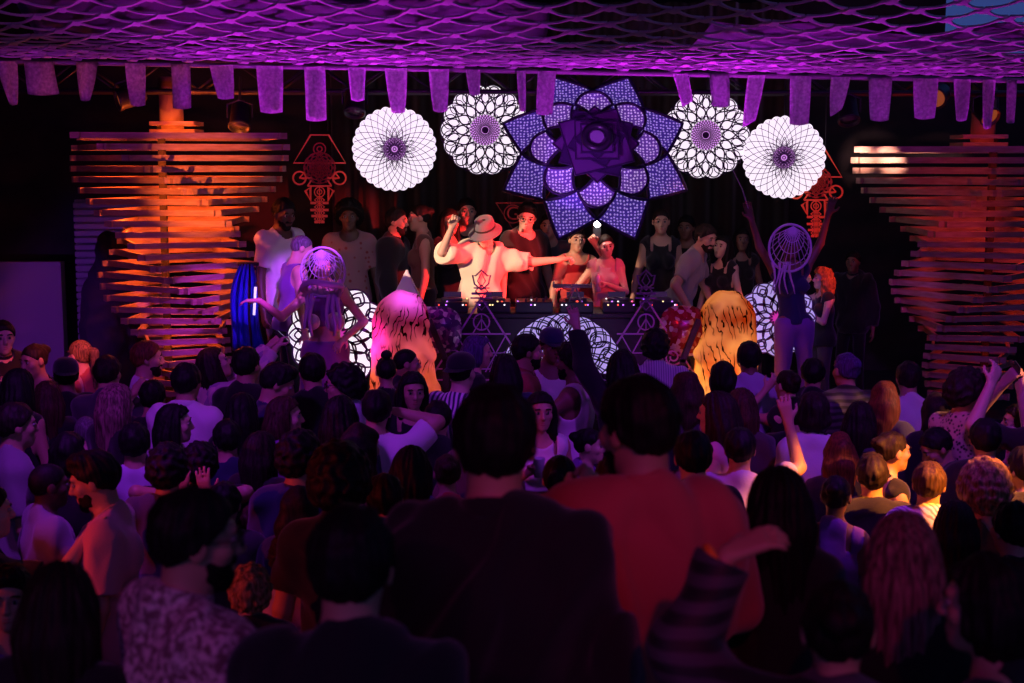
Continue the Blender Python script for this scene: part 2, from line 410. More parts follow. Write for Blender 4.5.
def person(label, head_at=None, base=0.0, face=0, sex='m', hair='short', hc='dark', sk='tan', top='tee', tc='black', bot='trousers', bc='black',
           R_='down', L_='down', head=(0, 0, 0), lean=(0, 0), wide=1.0, beard=None, hat=None, glasses=None, cell=.012, group=None, h=None, extra=None, sit=0, name='person', curlR=None, curlL=None, palmR=None, palmL=None, shoe='black', detail=None, fold=.014, handR=None, handL=None):
    """head_at: where the head's centre is in the place; base: height of the surface the feet stand on"""
    fem = sex == 'f'
    seed = abs(hash(label)) % 100000 if False else sum(ord(c) * (i + 3) for i, c in enumerate(label)) % 99991
    rs = np.random.RandomState(seed)
    Rt = rot(-lean[0], lean[1], 0); piv = V3(0, 0, .95)
    def T(v): return Rt @ (V3(*v) - piv) + piv
    sw = (.152 if fem else .178) * (wide * .5 + .5)
    torso = []
    def E_(c, r, k=.05): torso.append(ell(T(c), V3(*r) * V3(wide, wide, 1), Rt, k))
    if fem:
        E_((0, -.005, .93), (.168, .118, .11)); E_((0, .0, 1.08), (.124, .092, .14)); E_((0, -.01, 1.27), (.142, .1, .17))
        E_((.068, .078, 1.255), (.058, .055, .06), .03); E_((-.068, .078, 1.255), (.058, .055, .06), .03)
    else:
        E_((0, 0, .93), (.162, .116, .11)); E_((0, .005, 1.07), (.15, .108, .15)); E_((0, -.005, 1.27), (.17, .118, .18))
    sz = 1.395
    torso.append(cap(T((-sw * .8, -.012, sz)), T((sw * .8, -.012, sz)), .055 if fem else .062, k=.05))
    for s in (-1, 1): torso.append(cap(T((0, -.022, 1.46)), T((s * sw * .8, -.014, 1.405)), .05, .045, k=.04))
    nr = .046 if fem else .057
    neckb, hb = T((0, -.012, 1.42)), T((0, .004, 1.53))
    Rh = Rt @ rot(0, 0, -head[0]) @ rot(-head[1], head[2], 0)
    hc_ = hb + Rh @ V3(0, .02, .085)
    hs = .96 if fem else 1.0
    def Hd(v): return hc_ + Rh @ (V3(*v) * hs)
    hp = []
    def HE(c, r, k=.02, s=1): hp.append(ell(Hd(c), V3(*r) * hs, Rh, k, s))
    def HC(a, b, ra, rb=None, k=.012, s=1): hp.append(cap(Hd(a), Hd(b), ra * hs, None if rb is None else rb * hs, k, s))
    HE((0, -.012, .026), (.076, .097, .092)); HE((0, .03, -.05), (.058, .06, .066), .03); HE((0, .06, -.096), (.026, .024, .022), .03)
    HC((-.034, .078, .03), (.034, .078, .03), .013, k=.014); HE((.045, .058, -.02), (.022, .022, .022)); HE((-.045, .058, -.02), (.022, .022, .022))
    HC((0, .086, .018), (0, .108, -.026), .0085, .0125, .012); HE((0, .098, -.031), (.017, .012, .009), .008)
    for s in (-1, 1):
        HE((s * .032, .099, .007), (.0175, .012, .012), .01, -1); HE((s * .077, -.008, -.002), (.011, .024, .034), .006)
    HC((-.02, .083, -.058), (.02, .083, -.058), .0068, k=.005); HC((-.017, .083, -.07), (.017, .083, -.07), .0075, k=.005)
    neck = [cap(neckb, hb + Rh @ V3(0, -.005, .02), nr + .004, nr, k=.03)]
    arms = []; slv = {}
    wr = {}
    af = .86 if fem else 1.0
    for s, spec, cu, pn, hd_ in ((1, R_, curlR, palmR, handR), (-1, L_, curlL, palmL, handL)):
        if isinstance(spec, str): tgt, pole, curl = ARMS[spec]
        else: tgt, pole, curl = spec
        if cu is not None: curl = cu
        S = T((s * sw * .95, -.012, sz - .016)); G = T((s * tgt[0], tgt[1], tgt[2])); po = Rt @ V3(s * pole[0], pole[1], pole[2])
        L1, L2 = .285, .255
        v = G - S; d = np.linalg.norm(v); d2 = min(d, (L1 + L2) * .992); v = v / d; G = S + v * d2
        a = (L1 * L1 - L2 * L2 + d2 * d2) / (2 * d2); hh = math.sqrt(max(L1 * L1 - a * a, 0))
        po = po - v * (po @ v); po /= np.linalg.norm(po) + 1e-9; Eb = S + v * a + po * hh
        fd = (G - Eb) / np.linalg.norm(G - Eb)
        arms += [cap(S, Eb, .049 * af * (wide * .5 + .5), .041 * af, .05), cap(Eb, G, .042 * af, .028 * af, .015)]
        slv[s] = (S, Eb, G)
        if hd_ is not None: fd = Rt @ V3(*hd_); fd /= np.linalg.norm(fd)
        n = V3(0, 1, 0) if pn is None else V3(*pn)
        if pn is None:
            n = V3(-s, .3, 0) if abs(fd[2]) > .6 and fd[2] < 0 else (V3(0, 1, 0) if fd[2] > .5 else V3(-s * .2, 0, -1))
        n = Rt @ n
        arms += hand_prims(G + fd * .012, fd, n, s, curl, s=.95 if fem else 1.0)
        wr[s] = (G, fd, n)
    legs = []; shoes = []; lx = .09
    for s in (-1, 1):
        hip, kn, an = V3(s * lx, 0, .9), V3(s * .105, .015, .5), V3(s * .11, -.02, .09)
        if sit: pass
        legs += [cap(hip, kn, .088 if fem else .082, .056, .04), cap(kn, an, .054, .037, .02), cap(V3(s * .11, -.035, .04), V3(s * .125, .13, .032), .038, .03, .02)]
        shoes += [cap(V3(s * .11, -.045, .048), V3(s * .127, .15, .04), .047, .04, .03), cap(V3(s * .11, -.04, .05), an + V3(0, 0, .02), .046, .045, .03)]
    fine = cell
    def zf(z): return .028 if z < .62 else (fine * 1.25 if z < 1.3 else fine)
    allp = legs + torso + neck + arms + hp
    g = field(allp, cell, zfn=zf)
    co, q = nets(g)
    # place it
    rz = -R(face); cz, sz_ = math.cos(rz), math.sin(rz)
    if head_at is not None:
        if h is None: h = (head_at[2] - base) / hc_[2]
        ox, oy = (cz * hc_[0] - sz_ * hc_[1]) * h, (sz_ * hc_[0] + cz * hc_[1]) * h
        loc = (head_at[0] - ox, head_at[1] - oy, base)
    else: h = h or 1; loc = (0, 0, base)
    root = empty(name, loc, rz, label, 'person', group); root.scale = (h, h, h)
    # the script keeps the scale on the meshes, not on the empty
    root.scale = (1, 1, 1)
    def put(nm, co, q, m): return link(nm, mesh_from(nm, co * h, q), m, root)
    body = put('body', co, q, skin(sk))
    def sub(nm, prims, c, m, **kw):
        r = nets(field(prims, c, **kw))
        return None if r is None else put(nm, r[0], r[1], m)
    fam = fold
    # clothes
    if top != 'bare':
        o = {'tee': .014, 'tank': .009, 'shirt': .017, 'jacket': .024, 'dress': .01, 'strap': .008, 'loose': .03, 'crop': .008}[top]
        hem = {'tee': .84, 'tank': .86, 'shirt': .8, 'jacket': .78, 'dress': .84, 'strap': .93, 'loose': .72, 'crop': 1.12}[top]
        pr = [offs(p, o) for p in torso]
        if hem < .9: pr += [ell(V3(0, 0, .88), (.19 * wide, .145 * wide, .17), None, .08)]
        cuts = []
        sl = {'tee': (.72, 0), 'loose': (.9, 0), 'shirt': (1, .93), 'jacket': (1, .95)}.get(top)
        if sl:
            for s in (-1, 1):
                S, Eb, G = slv[s]; e = o + (.018 if top in ('loose', 'jacket') else .009)
                q = cap(S, S + (Eb - S) * sl[0], .05 * af + e * .7, .045 * af + e * 1.2, .07)
                pr.append(q if sl[1] else ('f',) + q[1:])
                if sl[1]: pr.append(('f',) + cap(Eb, Eb + (G - Eb) * sl[1], .044 * af + e, .033 * af + e, .02)[1:])
        up = Rt @ V3(0, 0, 1)
        cuts.append(lambda P: (hem - P[2]))
        if top in ('strap', 'crop', 'dress'):
            nt_ = T((0, 0, 1.345)); 
            cuts.append(lambda P: np.minimum((P[0] - nt_[0]) * up[0] + (P[1] - nt_[1]) * up[1] + (P[2] - nt_[2]) * up[2],
                        .013 - np.abs(np.abs((P[0] - nt_[0])) - .085)))
        elif top == 'tank':
            for s in (-1, 1):
                c = T((s * (sw + .03), -.01, 1.36))
                cuts.append(lambda P, c=c: .1 - np.sqrt((P[0] - c[0]) ** 2 * .8 + (P[1] - c[1]) ** 2 * .5 + (P[2] - c[2]) ** 2 * .6))
        nk = T((0, .03, 1.475)); nr2 = .088 if top not in ('shirt', 'jacket') else .07
        if top == 'tank': nr2 = .115
        cuts.append(lambda P: nr2 - np.sqrt((P[0] - nk[0]) ** 2 + (P[1] - nk[1]) ** 2 + ((P[2] - nk[2]) * .9) ** 2))
        nm = {'tee': 't_shirt', 'loose': 't_shirt', 'shirt': 'shirt', 'jacket': 'jacket', 'tank': 'tank_top', 'strap': 'top', 'crop': 'crop_top', 'dress': 'dress_top'}[top]
        sub(nm, pr, cell * 1.05, cloth(tc), mods=[folds(seed, min(fam, o * .7), fam)], cuts=cuts, zfn=lambda z: cell * 1.15)
        if top in ('shirt', 'jacket'):
            a, b = T((0, -.02, 1.45)), T((0, -.012, 1.5)); 
            n2 = Rt @ V3(0, .35, 1); n2 /= np.linalg.norm(n2); pc = T((0, .01, 1.497)); pl = T((0, .01, 1.452))
            sub('collar', [cap(a, b, .076 if not fem else .066, k=.02)], cell, cloth(tc), cuts=[
                lambda P: (P[0] - pc[0]) * n2[0] + (P[1] - pc[1]) * n2[1] + (P[2] - pc[2]) * n2[2],
                lambda P: -((P[0] - pl[0]) * n2[0] + (P[1] - pl[1]) * n2[1] + (P[2] - pl[2]) * n2[2])])
    if bot == 'trousers':
        pr = [offs(p, .008) for p in legs if p[1][0][2] > .06] + [offs(p, .006) for p in torso[:1]]
        sub('trousers', pr, .022, cloth(bc), cuts=[lambda P: P[2] - .99, lambda P: .07 - P[2]], mods=[folds(seed + 5, .006)], zfn=lambda z: .025)
    elif bot == 'skirt':
        pr = [offs(p, .03) for p in torso[:1]] + [cap((0, 0, .86), (0, 0, .5), .19, .24, .06)]
        sub('skirt', pr, .02, cloth(bc), cuts=[lambda P: P[2] - 1.0, lambda P: .52 - P[2]], mods=[folds(seed + 5, .012)])
    elif bot == 'shorts':
        pr = [offs(p, .02) for p in legs if p[1][0][2] > .6] + [offs(p, .012) for p in torso[:1]]
        sub('shorts', pr, .02, cloth(bc), cuts=[lambda P: P[2] - .99, lambda P: .52 - P[2]], mods=[folds(seed + 5, .006)])
    sub('shoes', shoes, .022, cloth(shoe), cuts=[lambda P: .004 - P[2]])
    # hair in the head's own frame
    Mi = Rh.T
    def loc_(P):
        x, y, z = P[0] - hc_[0], P[1] - hc_[1], P[2] - hc_[2]
        return ((x * Mi[0, 0] + y * Mi[0, 1] + z * Mi[0, 2]) / hs, (x * Mi[1, 0] + y * Mi[1, 1] + z * Mi[1, 2]) / hs, (x * Mi[2, 0] + y * Mi[2, 1] + z * Mi[2, 2]) / hs)
    ph = rs.uniform(0, 6.28, 8)
    hcell = cell * .8
    def streak(amp, f1=85, f2=14):
        def fn(P):
            x, y, z = loc_(P); th = np.arctan2(x, -y + .02)
            return amp * (np.sin(f1 * .16 * th + 9 * z + ph[0] + 1.5 * np.sin(f2 * z + ph[1] + 3 * th)) * .6 + np.sin(f1 * .37 * th + ph[2] + 2 * np.sin(f2 * .7 * z + ph[3])) * .4)
        return fn
    def curls(amp, f):
        def fn(P):
            x, y, z = loc_(P)
            return amp * (np.sin(f * x + 2 * np.sin(f * .5 * z + ph[0]) + ph[1]) + np.sin(f * y + 2 * np.sin(f * .5 * x + ph[2])) + np.sin(f * z + 2 * np.sin(f * .5 * y + ph[3]))) * .55
        return fn
    def hairline(P):
        x, y, z = loc_(P); return (.8 * y - z + .004 - .2 * np.maximum(np.abs(x) - .045, 0)) * .78
    def faceout(P):      # keep long hair off the face
        x, y, z = loc_(P); return np.minimum((y + np.maximum(np.abs(x) - .055, 0) * -.9 - .015 + np.minimum(.045 - z, 0) * 2.2), 1)
    hprims, hmods, hcuts = [], [], [hairline]
    def HP(c, r, k=.02): hprims.append(ell(Hd(c), V3(*r) * hs, Rh, k))
    def HPC(a, b, ra, rb=None, k=.03): hprims.append(cap(Hd(a), Hd(b), ra, rb, k))
    if hair in ('short', 'buzz', 'curly', 'afro', 'quiff', 'thin'):
        v = {'short': .011, 'buzz': .003, 'curly': .026, 'afro': .05, 'quiff': .013, 'thin': .006}[hair]
        HP((0, -.013, .028), (.078 + v, .099 + v, .094 + v))
        if hair == 'quiff': HP((0, .04, .105), (.06, .055, .03), .03)
        if hair in ('curly', 'afro'):
            HP((0, -.04, -.0), (.08 + v * .9, .08 + v, .08 + v * .8)); hmods.append(curls(.007 if hair == 'curly' else .006, 120))
            hcuts = [lambda P: hairline(P) - .006]
        elif hair == 'short' or hair == 'quiff': hmods += [streak(.0035), curls(.003, 95)]
    elif hair in ('long', 'wavy', 'curlong'):
        v = .012 if hair != 'curlong' else .03
        L = .2 if hair != 'curlong' else .16
        HP((0, -.014, .028), (.08 + v, .1 + v, .095 + v)); HP((0, -.055, -.06), (.088 + v, .062 + v, .13), .05)
        HPC((-.05, -.06, -.08), (-.065, -.085, -.12 - L), .05 + v * .6, .034, .06); HPC((.05, -.06, -.08), (.06, -.085, -.11 - L), .05 + v * .6, .034, .06); HPC((0, -.075, -.08), (0, -.1, -.15 - L), .055 + v * .6, .035, .06)
        HPC((.075, -.005, .0), (.085, .015, -.18), .02, .018, .04); HPC((-.075, -.005, .0), (-.085, .01, -.2), .02, .018, .04)
        hcuts = [faceout]; hmods.append(streak(.0055) if hair == 'long' else curls(.008 if hair == 'curlong' else .006, 85 if hair == 'curlong' else 45))
        if hair == 'long': hmods.append(streak(.003, 190, 8))
    elif hair == 'bob':
        HP((0, -.014, .028), (.092, .112, .107)); HP((0, -.035, -.045), (.1, .088, .09), .05); hcuts = [faceout]; hmods += [streak(.005), curls(.006, 55)]
    elif hair == 'ponytail':
        HP((0, -.013, .028), (.083, .104, .099)); HPC((0, -.105, .05), (0, -.15, .035), .024, .03); HPC((0, -.15, .035), (0, -.165, -.1), .03, .032); HPC((0, -.165, -.1), (.01, -.14, -.24), .032, .012)
        hcuts = [lambda P: np.minimum(hairline(P), np.maximum(.11 + loc_(P)[1], -1))]; hmods.append(streak(.003))
    elif hair in ('bun', 'topknot'):
        HP((0, -.013, .028), (.083, .104, .099)); HP((0, -.1, .06) if hair == 'bun' else (0, -.045, .15), (.045, .045, .04), .012)
        hcuts = [lambda P: np.minimum(hairline(P), np.maximum(.1 + loc_(P)[1], -1) if hair == 'bun' else .12 - loc_(P)[2])]; hmods.append(streak(.003)); hmods.append(curls(.003, 90))
    if hprims:
        sub('hair', hprims, hcell, hairm(hc), mods=hmods, cuts=hcuts)
    if beard:
        bp = [ell(Hd((0, .027, -.053)), V3(.0615, .0635, .068) * hs, Rh, .02), ell(Hd((0, .06, -.1)), V3(.03, .028, .026) * hs, Rh, .03), ell(Hd((0, .083, -.047)), V3(.028, .014, .008) * hs, Rh, .01)]
        def bc_(P):
            x, y, z = loc_(P)
            mouth = .017 - np.sqrt((x * .8) ** 2 + (y - .092) ** 2 + ((z + .064) * 1.6) ** 2)
            return np.maximum(np.maximum(z + .028 - np.maximum(np.abs(x) - .048, 0) * 3, -.015 - y), mouth)
        sub('beard', bp, hcell * .8, hairm(beard), cuts=[bc_], mods=[curls(.002, 150)])
    # eyes and brows, only for heads turned towards the lens
    me, mb = eye_mesh()
    Mh = Matrix(Rh.tolist()).to_4x4()
    tf = math.degrees(math.atan2(-(Rh @ V3(0, 1, 0))[0], (Rh @ V3(0, 1, 0))[1])); ang = (face - tf) % 360
    if 50 < ang < 310 or detail:
        for s in (-1, 1):
            e = bpy.data.objects.new('eye', me); C.objects.link(e); e.parent = root
            e.matrix_local = Matrix.Translation(Vector(Hd((s * .032, .0795, .0065))) * h) @ Mh @ Matrix.Scale(h * hs, 4)
            b = bpy.data.objects.new('eyebrow', mb); C.objects.link(b); b.parent = root
            if not mb.materials: mb.materials.append(hairm('dark'))
            b.matrix_local = Matrix.Translation(Vector(Hd((s * .033, .0905, .031))) * h) @ Mh @ Matrix.Scale(h * hs, 4) @ Matrix.Diagonal((s, 1, 1, 1))
    if 50 < ang < 310 or detail:
        l = bpy.data.objects.new('lips', lip_mesh(sk)); C.objects.link(l); l.parent = root
        l.matrix_local = Matrix.Translation(Vector(Hd((0, .0865, -.064))) * h) @ Mh @ Matrix.Scale(h * hs, 4)
    def head_part(nm, bm, m, smooth=True):
        o = build(nm, bm, m, root, smooth); o.matrix_local = Matrix.Translation(Vector(hc_) * h) @ Mh @ Matrix.Scale(h * hs, 4); return o
    if glasses:
        bm = bmesh.new()
        for s in (-1, 1):
            tube(bm, [(s * .034 + .023 * math.cos(t) , .106 - .004 * abs(math.cos(t)), .004 + .018 * math.sin(t)) for t in np.linspace(0, 6.2832, 17)[:-1]], .0026, 6, True)
            tube(bm, [(s * .057, .1, .01), (s * .078, .07, .014), (s * .083, 0, .012), (s * .082, -.02, -.006)], .0024, 6)
        tube(bm, [(-.011, .108, .008), (0, .111, .011), (.011, .108, .008)], .0022, 6)
        head_part('glasses', bm, mat('black_frame', (.01, .01, .012), .3))
        if glasses == 'sun':
            bm = bmesh.new()
            for s in (-1, 1): bmesh.ops.create_uvsphere(bm, u_segments=14, v_segments=8, radius=1, matrix=Matrix.Translation((s * .034, .105, .004)) @ Matrix.Diagonal((.023, .003, .018, 1)))
            head_part('lens', bm, mat('dark_lens', (.01, .008, .012), .08, spec=.8))
    if hat:
        kind, hcol = hat
        T0 = Matrix.Translation((0, -.012, .0))
        if kind in ('cap', 'backcap'):
            bm = bmesh.new(); M = T0 @ Matrix.Diagonal((.092, .113, 1, 1))
            lathe(bm, [(1, .035), (1, .055), (.96, .085), (.82, .112), (.55, .131), (.2, .14), (0, .141)], 24, M); head_part('hat_crown', bm, cloth(hcol))
            bm = bmesh.new(); s = 1 if kind == 'cap' else -1
            ys = np.linspace(-1, 1, 13); A = [(.088 * t, -.012 + s * (.1 * math.sqrt(max(0, 1 - .9 * t * t))), .042) for t in ys]; Bq = [(.07 * t, -.012 + s * (.1 + .085 * math.sqrt(max(0, 1 - t * t)) + .004), .03) for t in ys]
            va = [bm.verts.new(p) for p in A]; vb = [bm.verts.new(p) for p in Bq]
            for i in range(12): bm.faces.new((va[i], va[i + 1], vb[i + 1], vb[i]))
            bmesh.ops.solidify(bm, geom=bm.faces[:], thickness=.004); head_part('visor', bm, cloth(hcol))
        else:
            dims = {'bucket': (.098, .118, .055, .6), 'straw': (.095, .116, .055, .3), 'wide': (.1, .12, .12, .2)}[kind]
            bw, dr = dims[2], dims[3]
            bm = bmesh.new(); M = T0 @ Matrix.Diagonal((dims[0], dims[1], 1, 1))
            lathe(bm, [(1.0, .036), (.99, .05), (.93, .1), (.86, .128), (.74, .139), (.4, .136), (0, .13)], 28, M); head_part('hat_crown', bm, cloth(hcol))
            bm = bmesh.new(); k = bw / .1
            lathe(bm, [(.99, .052), (1.06, .04), (1 + k * .7, .04 - bw * dr * .7), (1 + k, .04 - bw * dr), (1 + k, .035 - bw * dr), (1 + k * .7, .033 - bw * dr * .7), (1.04, .032), (.97, .04)], 32, M)
            head_part('hat_brim', bm, cloth(hcol))
            bm = bmesh.new(); lathe(bm, [(1.01, .045), (1.005, .066), (.975, .068), (.97, .045)], 28, M); head_part('hat_band', bm, cloth('black'))
    info = dict(root=root, h=h, hand={s: (root.matrix_basis @ (Vector(wr[s][0]) * h), (Matrix.Rotation(rz, 3, 'Z') @ Vector(wr[s][1])), Matrix.Rotation(rz, 3, 'Z') @ Vector(wr[s][2])) for s in wr}, head=Vector(hc_) * h, rz=rz, slv=slv, T=T, put=sub, cell=cell)
    return info
# ------------------------------------------------------------------ the setting
BLACK = mat('black_paint', (.012, .011, .013), .6)
def slab(name, lo, hi, m, kind='structure'):
    bm = bmesh.new(); lo = Vector(lo); hi = Vector(hi); bx(bm, (lo + hi) / 2, hi - lo); return tag(build(name, bm, m), kind=kind)
floor_m = ramp_mat('dark_floor', t_noise(5), [(.3, (.015, .014, .016)), (.7, (.03, .028, .03))], .5, 0, .4)
wall_m = ramp_mat('dark_wall', t_noise(3), [(.3, (.014, .012, .014)), (.7, (.03, .024, .026))], .85)
slab('floor', (-9, -4, -.12), (9, 16.2, 0), floor_m)
slab('floor_terrace', (-9, -4, 0), (9, 4.2, .85), floor_m)
slab('floor_stage', (-5.6, 12.75, 0), (5.6, 15.8, .9), mat('stage_deck', (.02, .018, .02), .5))
slab('floor_stage_step', (-2.6, 11.9, 0), (3.1, 12.75, .62), mat('stage_deck', (.02, .018, .02), .5))
slab('wall_back', (-9, 15.8, 0), (4.72, 16.1, 6.4), wall_m)
slab('wall_back_low', (4.72, 15.8, 0), (9, 16.1, 4.4), wall_m)
slab('wall_left', (-9.2, -4, 0), (-9, 16.1, 6.4), wall_m)
slab('wall_right', (9, -4, 0), (9.2, 16.1, 4.4), wall_m)
slab('ceiling', (-9.2, -4, 6.4), (4.72, 16.1, 6.6), wall_m)
# lit wall beside the stage: plain panel and ribbed shutter
p0, p1 = at(-40, 262, 15.3), at(66, 400, 15.3)
slab('wall_panel', (p0.x, 15.3, 0), (p1.x, 15.45, p0.z), mat('painted_panel', (.3, .24, .3), .8))
p0, p1 = at(72, 200, 15.3), at(170, 400, 15.3)
bm = bmesh.new(); z = .02
while z < p0.z - .05:
    bx(bm, ((p0.x + p1.x) / 2, 15.34, z + .04), (p1.x - p0.x, .05, .062), bev=.012); z += .075
bx(bm, ((p0.x + p1.x) / 2, 15.42, p0.z / 2), (p1.x - p0.x, .08, p0.z))
tag(build('wall_shutter', bm, mat('ribbed_shutter', (.24, .22, .27), .6)), kind='structure')
# pleated backdrop behind the stage
cur_m = mat('stage_curtain', (.035, .018, .022), .9, sheen=.3)
a, b = at(330, 100, 15.4), at(790, 100, 15.4)
bm = bmesh.new(); n = 260; top = []; bot = []
for i in range(n + 1):
    x = a.x + (b.x - a.x) * i / n; y = 15.4 + .07 * math.sin(x * 21) + .025 * math.sin(x * 47 + 1)
    top.append(bm.verts.new((x, y, 4.9))); bot.append(bm.verts.new((x + .02 * math.sin(x * 9), y * 1.0, .92)))
for i in range(n): bm.faces.new((bot[i], bot[i + 1], top[i + 1], top[i]))
bmesh.ops.solidify(bm, geom=bm.faces[:], thickness=.012)
tag(build('stage_curtain', bm, cur_m, smooth=True), 'dark pleated stage curtain hanging behind the performers', 'curtain')

# ------------------------------------------------------------------ net canopy over the audience
ED = 11.8
def canopy(x, t, dz=0):
    px = 512 + x / ED * F
    e = at(px, 57 + .0195 * px, ED)
    return Vector((x, ED - t, e.z + .02 * t + .045 * t * t + .02 * math.sin(x * 1.9) * min(t, 1) + dz))
net_m = mat('net_webbing', (.62, .5, .62), .85, sheen=.2)
bm = bmesh.new()
du, dv = .44, .19
def strand(u0, v0, u1, v1, w0, w1, lift=0):
    """flat webbing between two knots, wide at its ends"""
    N = 5; prev = None
    d = Vector((u1 - u0, v1 - v0)); d.normalize(); nn = Vector((-d.y, d.x))
    for i in range(N + 1):
        s = i / N; w = w0 + (w1 - w0) * (1 - abs(2 * s - 1) ** 1.5); u, v = u0 + (u1 - u0) * s, v0 + (v1 - v0) * s
        sag = .03 * math.sin(math.pi * s)
        c = [canopy(u + nn.x * w * k, v + nn.y * w * k, -.012 * math.sin(math.pi * s) + lift + zz) for k, zz in ((-1, 0), (1, 0), (1, .012), (-1, .012))]
        c = [bm.verts.new(q) for q in c]
        if prev:
            for k in range(4): bm.faces.new((prev[k], prev[(k + 1) % 4], c[(k + 1) % 4], c[k]))
        prev = c
rows = int(3.9 / dv)
rj = random.Random(3)
J = {}
def node(i, j):
    if (i, j) not in J: J[i, j] = (-6.6 + i * du + (du / 2 if j % 2 else 0) + rj.uniform(-.03, .03), .02 + j * dv + (rj.uniform(-.03, .03) if j else 0))
    return J[i, j]
for j in range(rows):
    for i in range(31):
        u, v = node(i, j)
        for k in ((i, i + 1) if j % 2 else (i - 1, i)):
            if 0 <= k < 31:
                u2, v2 = node(k, j + 1); q = .09 if u2 > u else -.09
                strand(u + q * .2, v + .02, u2 - q * .2, v2 - .02, .021, .0085)
        strand(u - .03, v - .04, u + .03, v + .04, .03, .034, -.006)
        if j < 6: strand(u - .2, v + .09, u + .2, v + .1, .016, .01, .02)
tag(build('net_canopy', bm, net_m), 'wide knotted net canopy stretched over the dance floor', 'net')
sail_m = mat('sail_cloth', (.2, .18, .24), .9)
def sail(name, px0, px1, t0, t1, label, skew=0):
    bm = bmesh.new(); N = 40; M = 10; g = []
    x0 = at(px0, 60, ED).x; x1 = at(px1, 60, ED).x
    for j in range(M + 1):
        t = t0 + (t1 - t0) * j / M; r = []
        for i in range(N + 1):
            s = i / N; x = x0 + (x1 - x0) * s + skew * (t - t0) * (1 - s)
            r.append(bm.verts.new(canopy(x, t + .08 * math.sin(9 * s + 1) * j / M, .16 + .03 * math.sin(x * 5 + 2 * t))))
        g.append(r)
    for j in range(M):
        for i in range(N): bm.faces.new((g[j][i], g[j][i + 1], g[j + 1][i + 1], g[j + 1][i]))
    bmesh.ops.solidify(bm, geom=bm.faces[:], thickness=.01)
    return tag(build(name, bm, sail_m, smooth=True), label, 'sail')
sail('shade_sail', 42, 545, .12, 1.85, 'lilac shade cloth laid over the net at the slatted tower with the red lit post', .25)
sail('shade_sail', 690, 1120, .12, 1.3, 'lilac shade cloth laid over the net on the open sky side', 0)
bm = bmesh.new(); tube(bm, [canopy(x, -.02, -.03) for x in np.linspace(-6.6, 6.8, 60)], .022, 8)
tag(build('canopy_pipe', bm, mat('grey_pipe', (.3, .28, .3), .5, .3), smooth=True), 'long pale pipe along the edge of the net canopy', 'pipe')

# fabric strips hanging from the canopy edge
strip_m = ramp_mat('gauze', t_noise(40, 4), [(.35, (.42, .36, .45)), (.7, (.75, .68, .76))], .9, .2)
strips = [(8, 21, 104, .4, 'short crumpled'), (40, 29, 94, 1.1, 'wide frayed'), (87, 21, 100, .45, 'tapering'), (136, 20, 105, .75, 'doubled thin'), (181, 19, 108, .95, 'narrow square'), (222, 23, 98, .7, 'rounded'),
          (270, 26, 112, .85, 'broad'), (315, 21, 120, .95, 'bright straight'), (357, 17, 100, .75, 'short narrow'), (396, 22, 112, .6, 'bright tapering'), (439, 20, 111, .7, 'bright pointed'),
          (473, 14, 94, .7, 'short bright'), (521, 9, 110, .7, 'very narrow'), (547, 18, 114, .9, 'pale blue'), (680, 15, 104, .7, 'slanting'), (719, 19, 106, .95, 'pink lit'), (757, 17, 124, .75, 'long slanting'),
          (801, 21, 124, .9, 'long square'), (841, 19, 113, .6, 'cut off slantwise'), (880, 23, 120, .8, 'broad rounded'), (926, 25, 118, .8, 'wide darker'), (962, 17, 120, .6, 'thin netted'), (990, 13, 128, .6, 'dim twisted'), (1011, 10, 122, .8, 'narrow pale')]
near = ['beside the frame edge', 'near the end of the pipe', 'above the dark doorway', 'before the roof lamps', 'in front of the red post', 'beside the red post', 'over the slatted tower tip', 'above the red hanging totem', 'above the gap beside the totem',
        'above the dahlia lamp by the red totem', 'between the dahlia lamp and the rosette lamp', 'over the rosette lamp by the DJ', 'over the star petal tip', 'over the star petals', 'over the other rosette lamp edge', 'in front of the other rosette lamp',
        'between rosette lamp and dahlia lamp', 'above the dahlia lamp by the fallen totem', 'past the dahlia lamp', 'above the pale planks', 'above the second slatted tower', 'under the open sky', 'deep in the dark corner', 'at the far end of the pipe']
for (px, w, by, tp, adj), nr_ in zip(strips, near):
    Y = ED - .03; x = at(px, 80, Y).x; zt = canopy(x, 0).z - .03; zb = at(px, by, Y).z; wm = w * mpp(Y)
    bm = bmesh.new(); N = 10; rows_ = []; ph = random.uniform(0, 6)
    for j in range(N + 1):
        s = j / N; z = zt + (zb - zt) * s; hw = wm / 2 * (1 + (tp - 1) * s ** 1.6); sh = (.05 if 'slant' in adj else .012) * s * math.sin(ph) * 2
        rows_.append([bm.verts.new((x + sh + hw * k, Y + .02 * math.sin(3 * k + ph + 2 * s) + .03 * s * math.sin(ph), z + (.03 * k * s ** 4 if 'slant' in adj or 'cut' in adj else -.012 * s ** 3 * (1 - k * k)))) for k in (-1, -.6, -.2, .2, .6, 1)])
    for A, B_ in zip(rows_, rows_[1:]):
        for k in range(5): bm.faces.new((A[k], A[k + 1], B_[k + 1], B_[k]))
    bmesh.ops.solidify(bm, geom=bm.faces[:], thickness=.006)
    tag(build('fabric_strip', bm, strip_m, smooth=True), f'{adj} gauze strip hanging from the canopy {nr_}', 'fabric strip', 'gauze strips along the canopy edge')

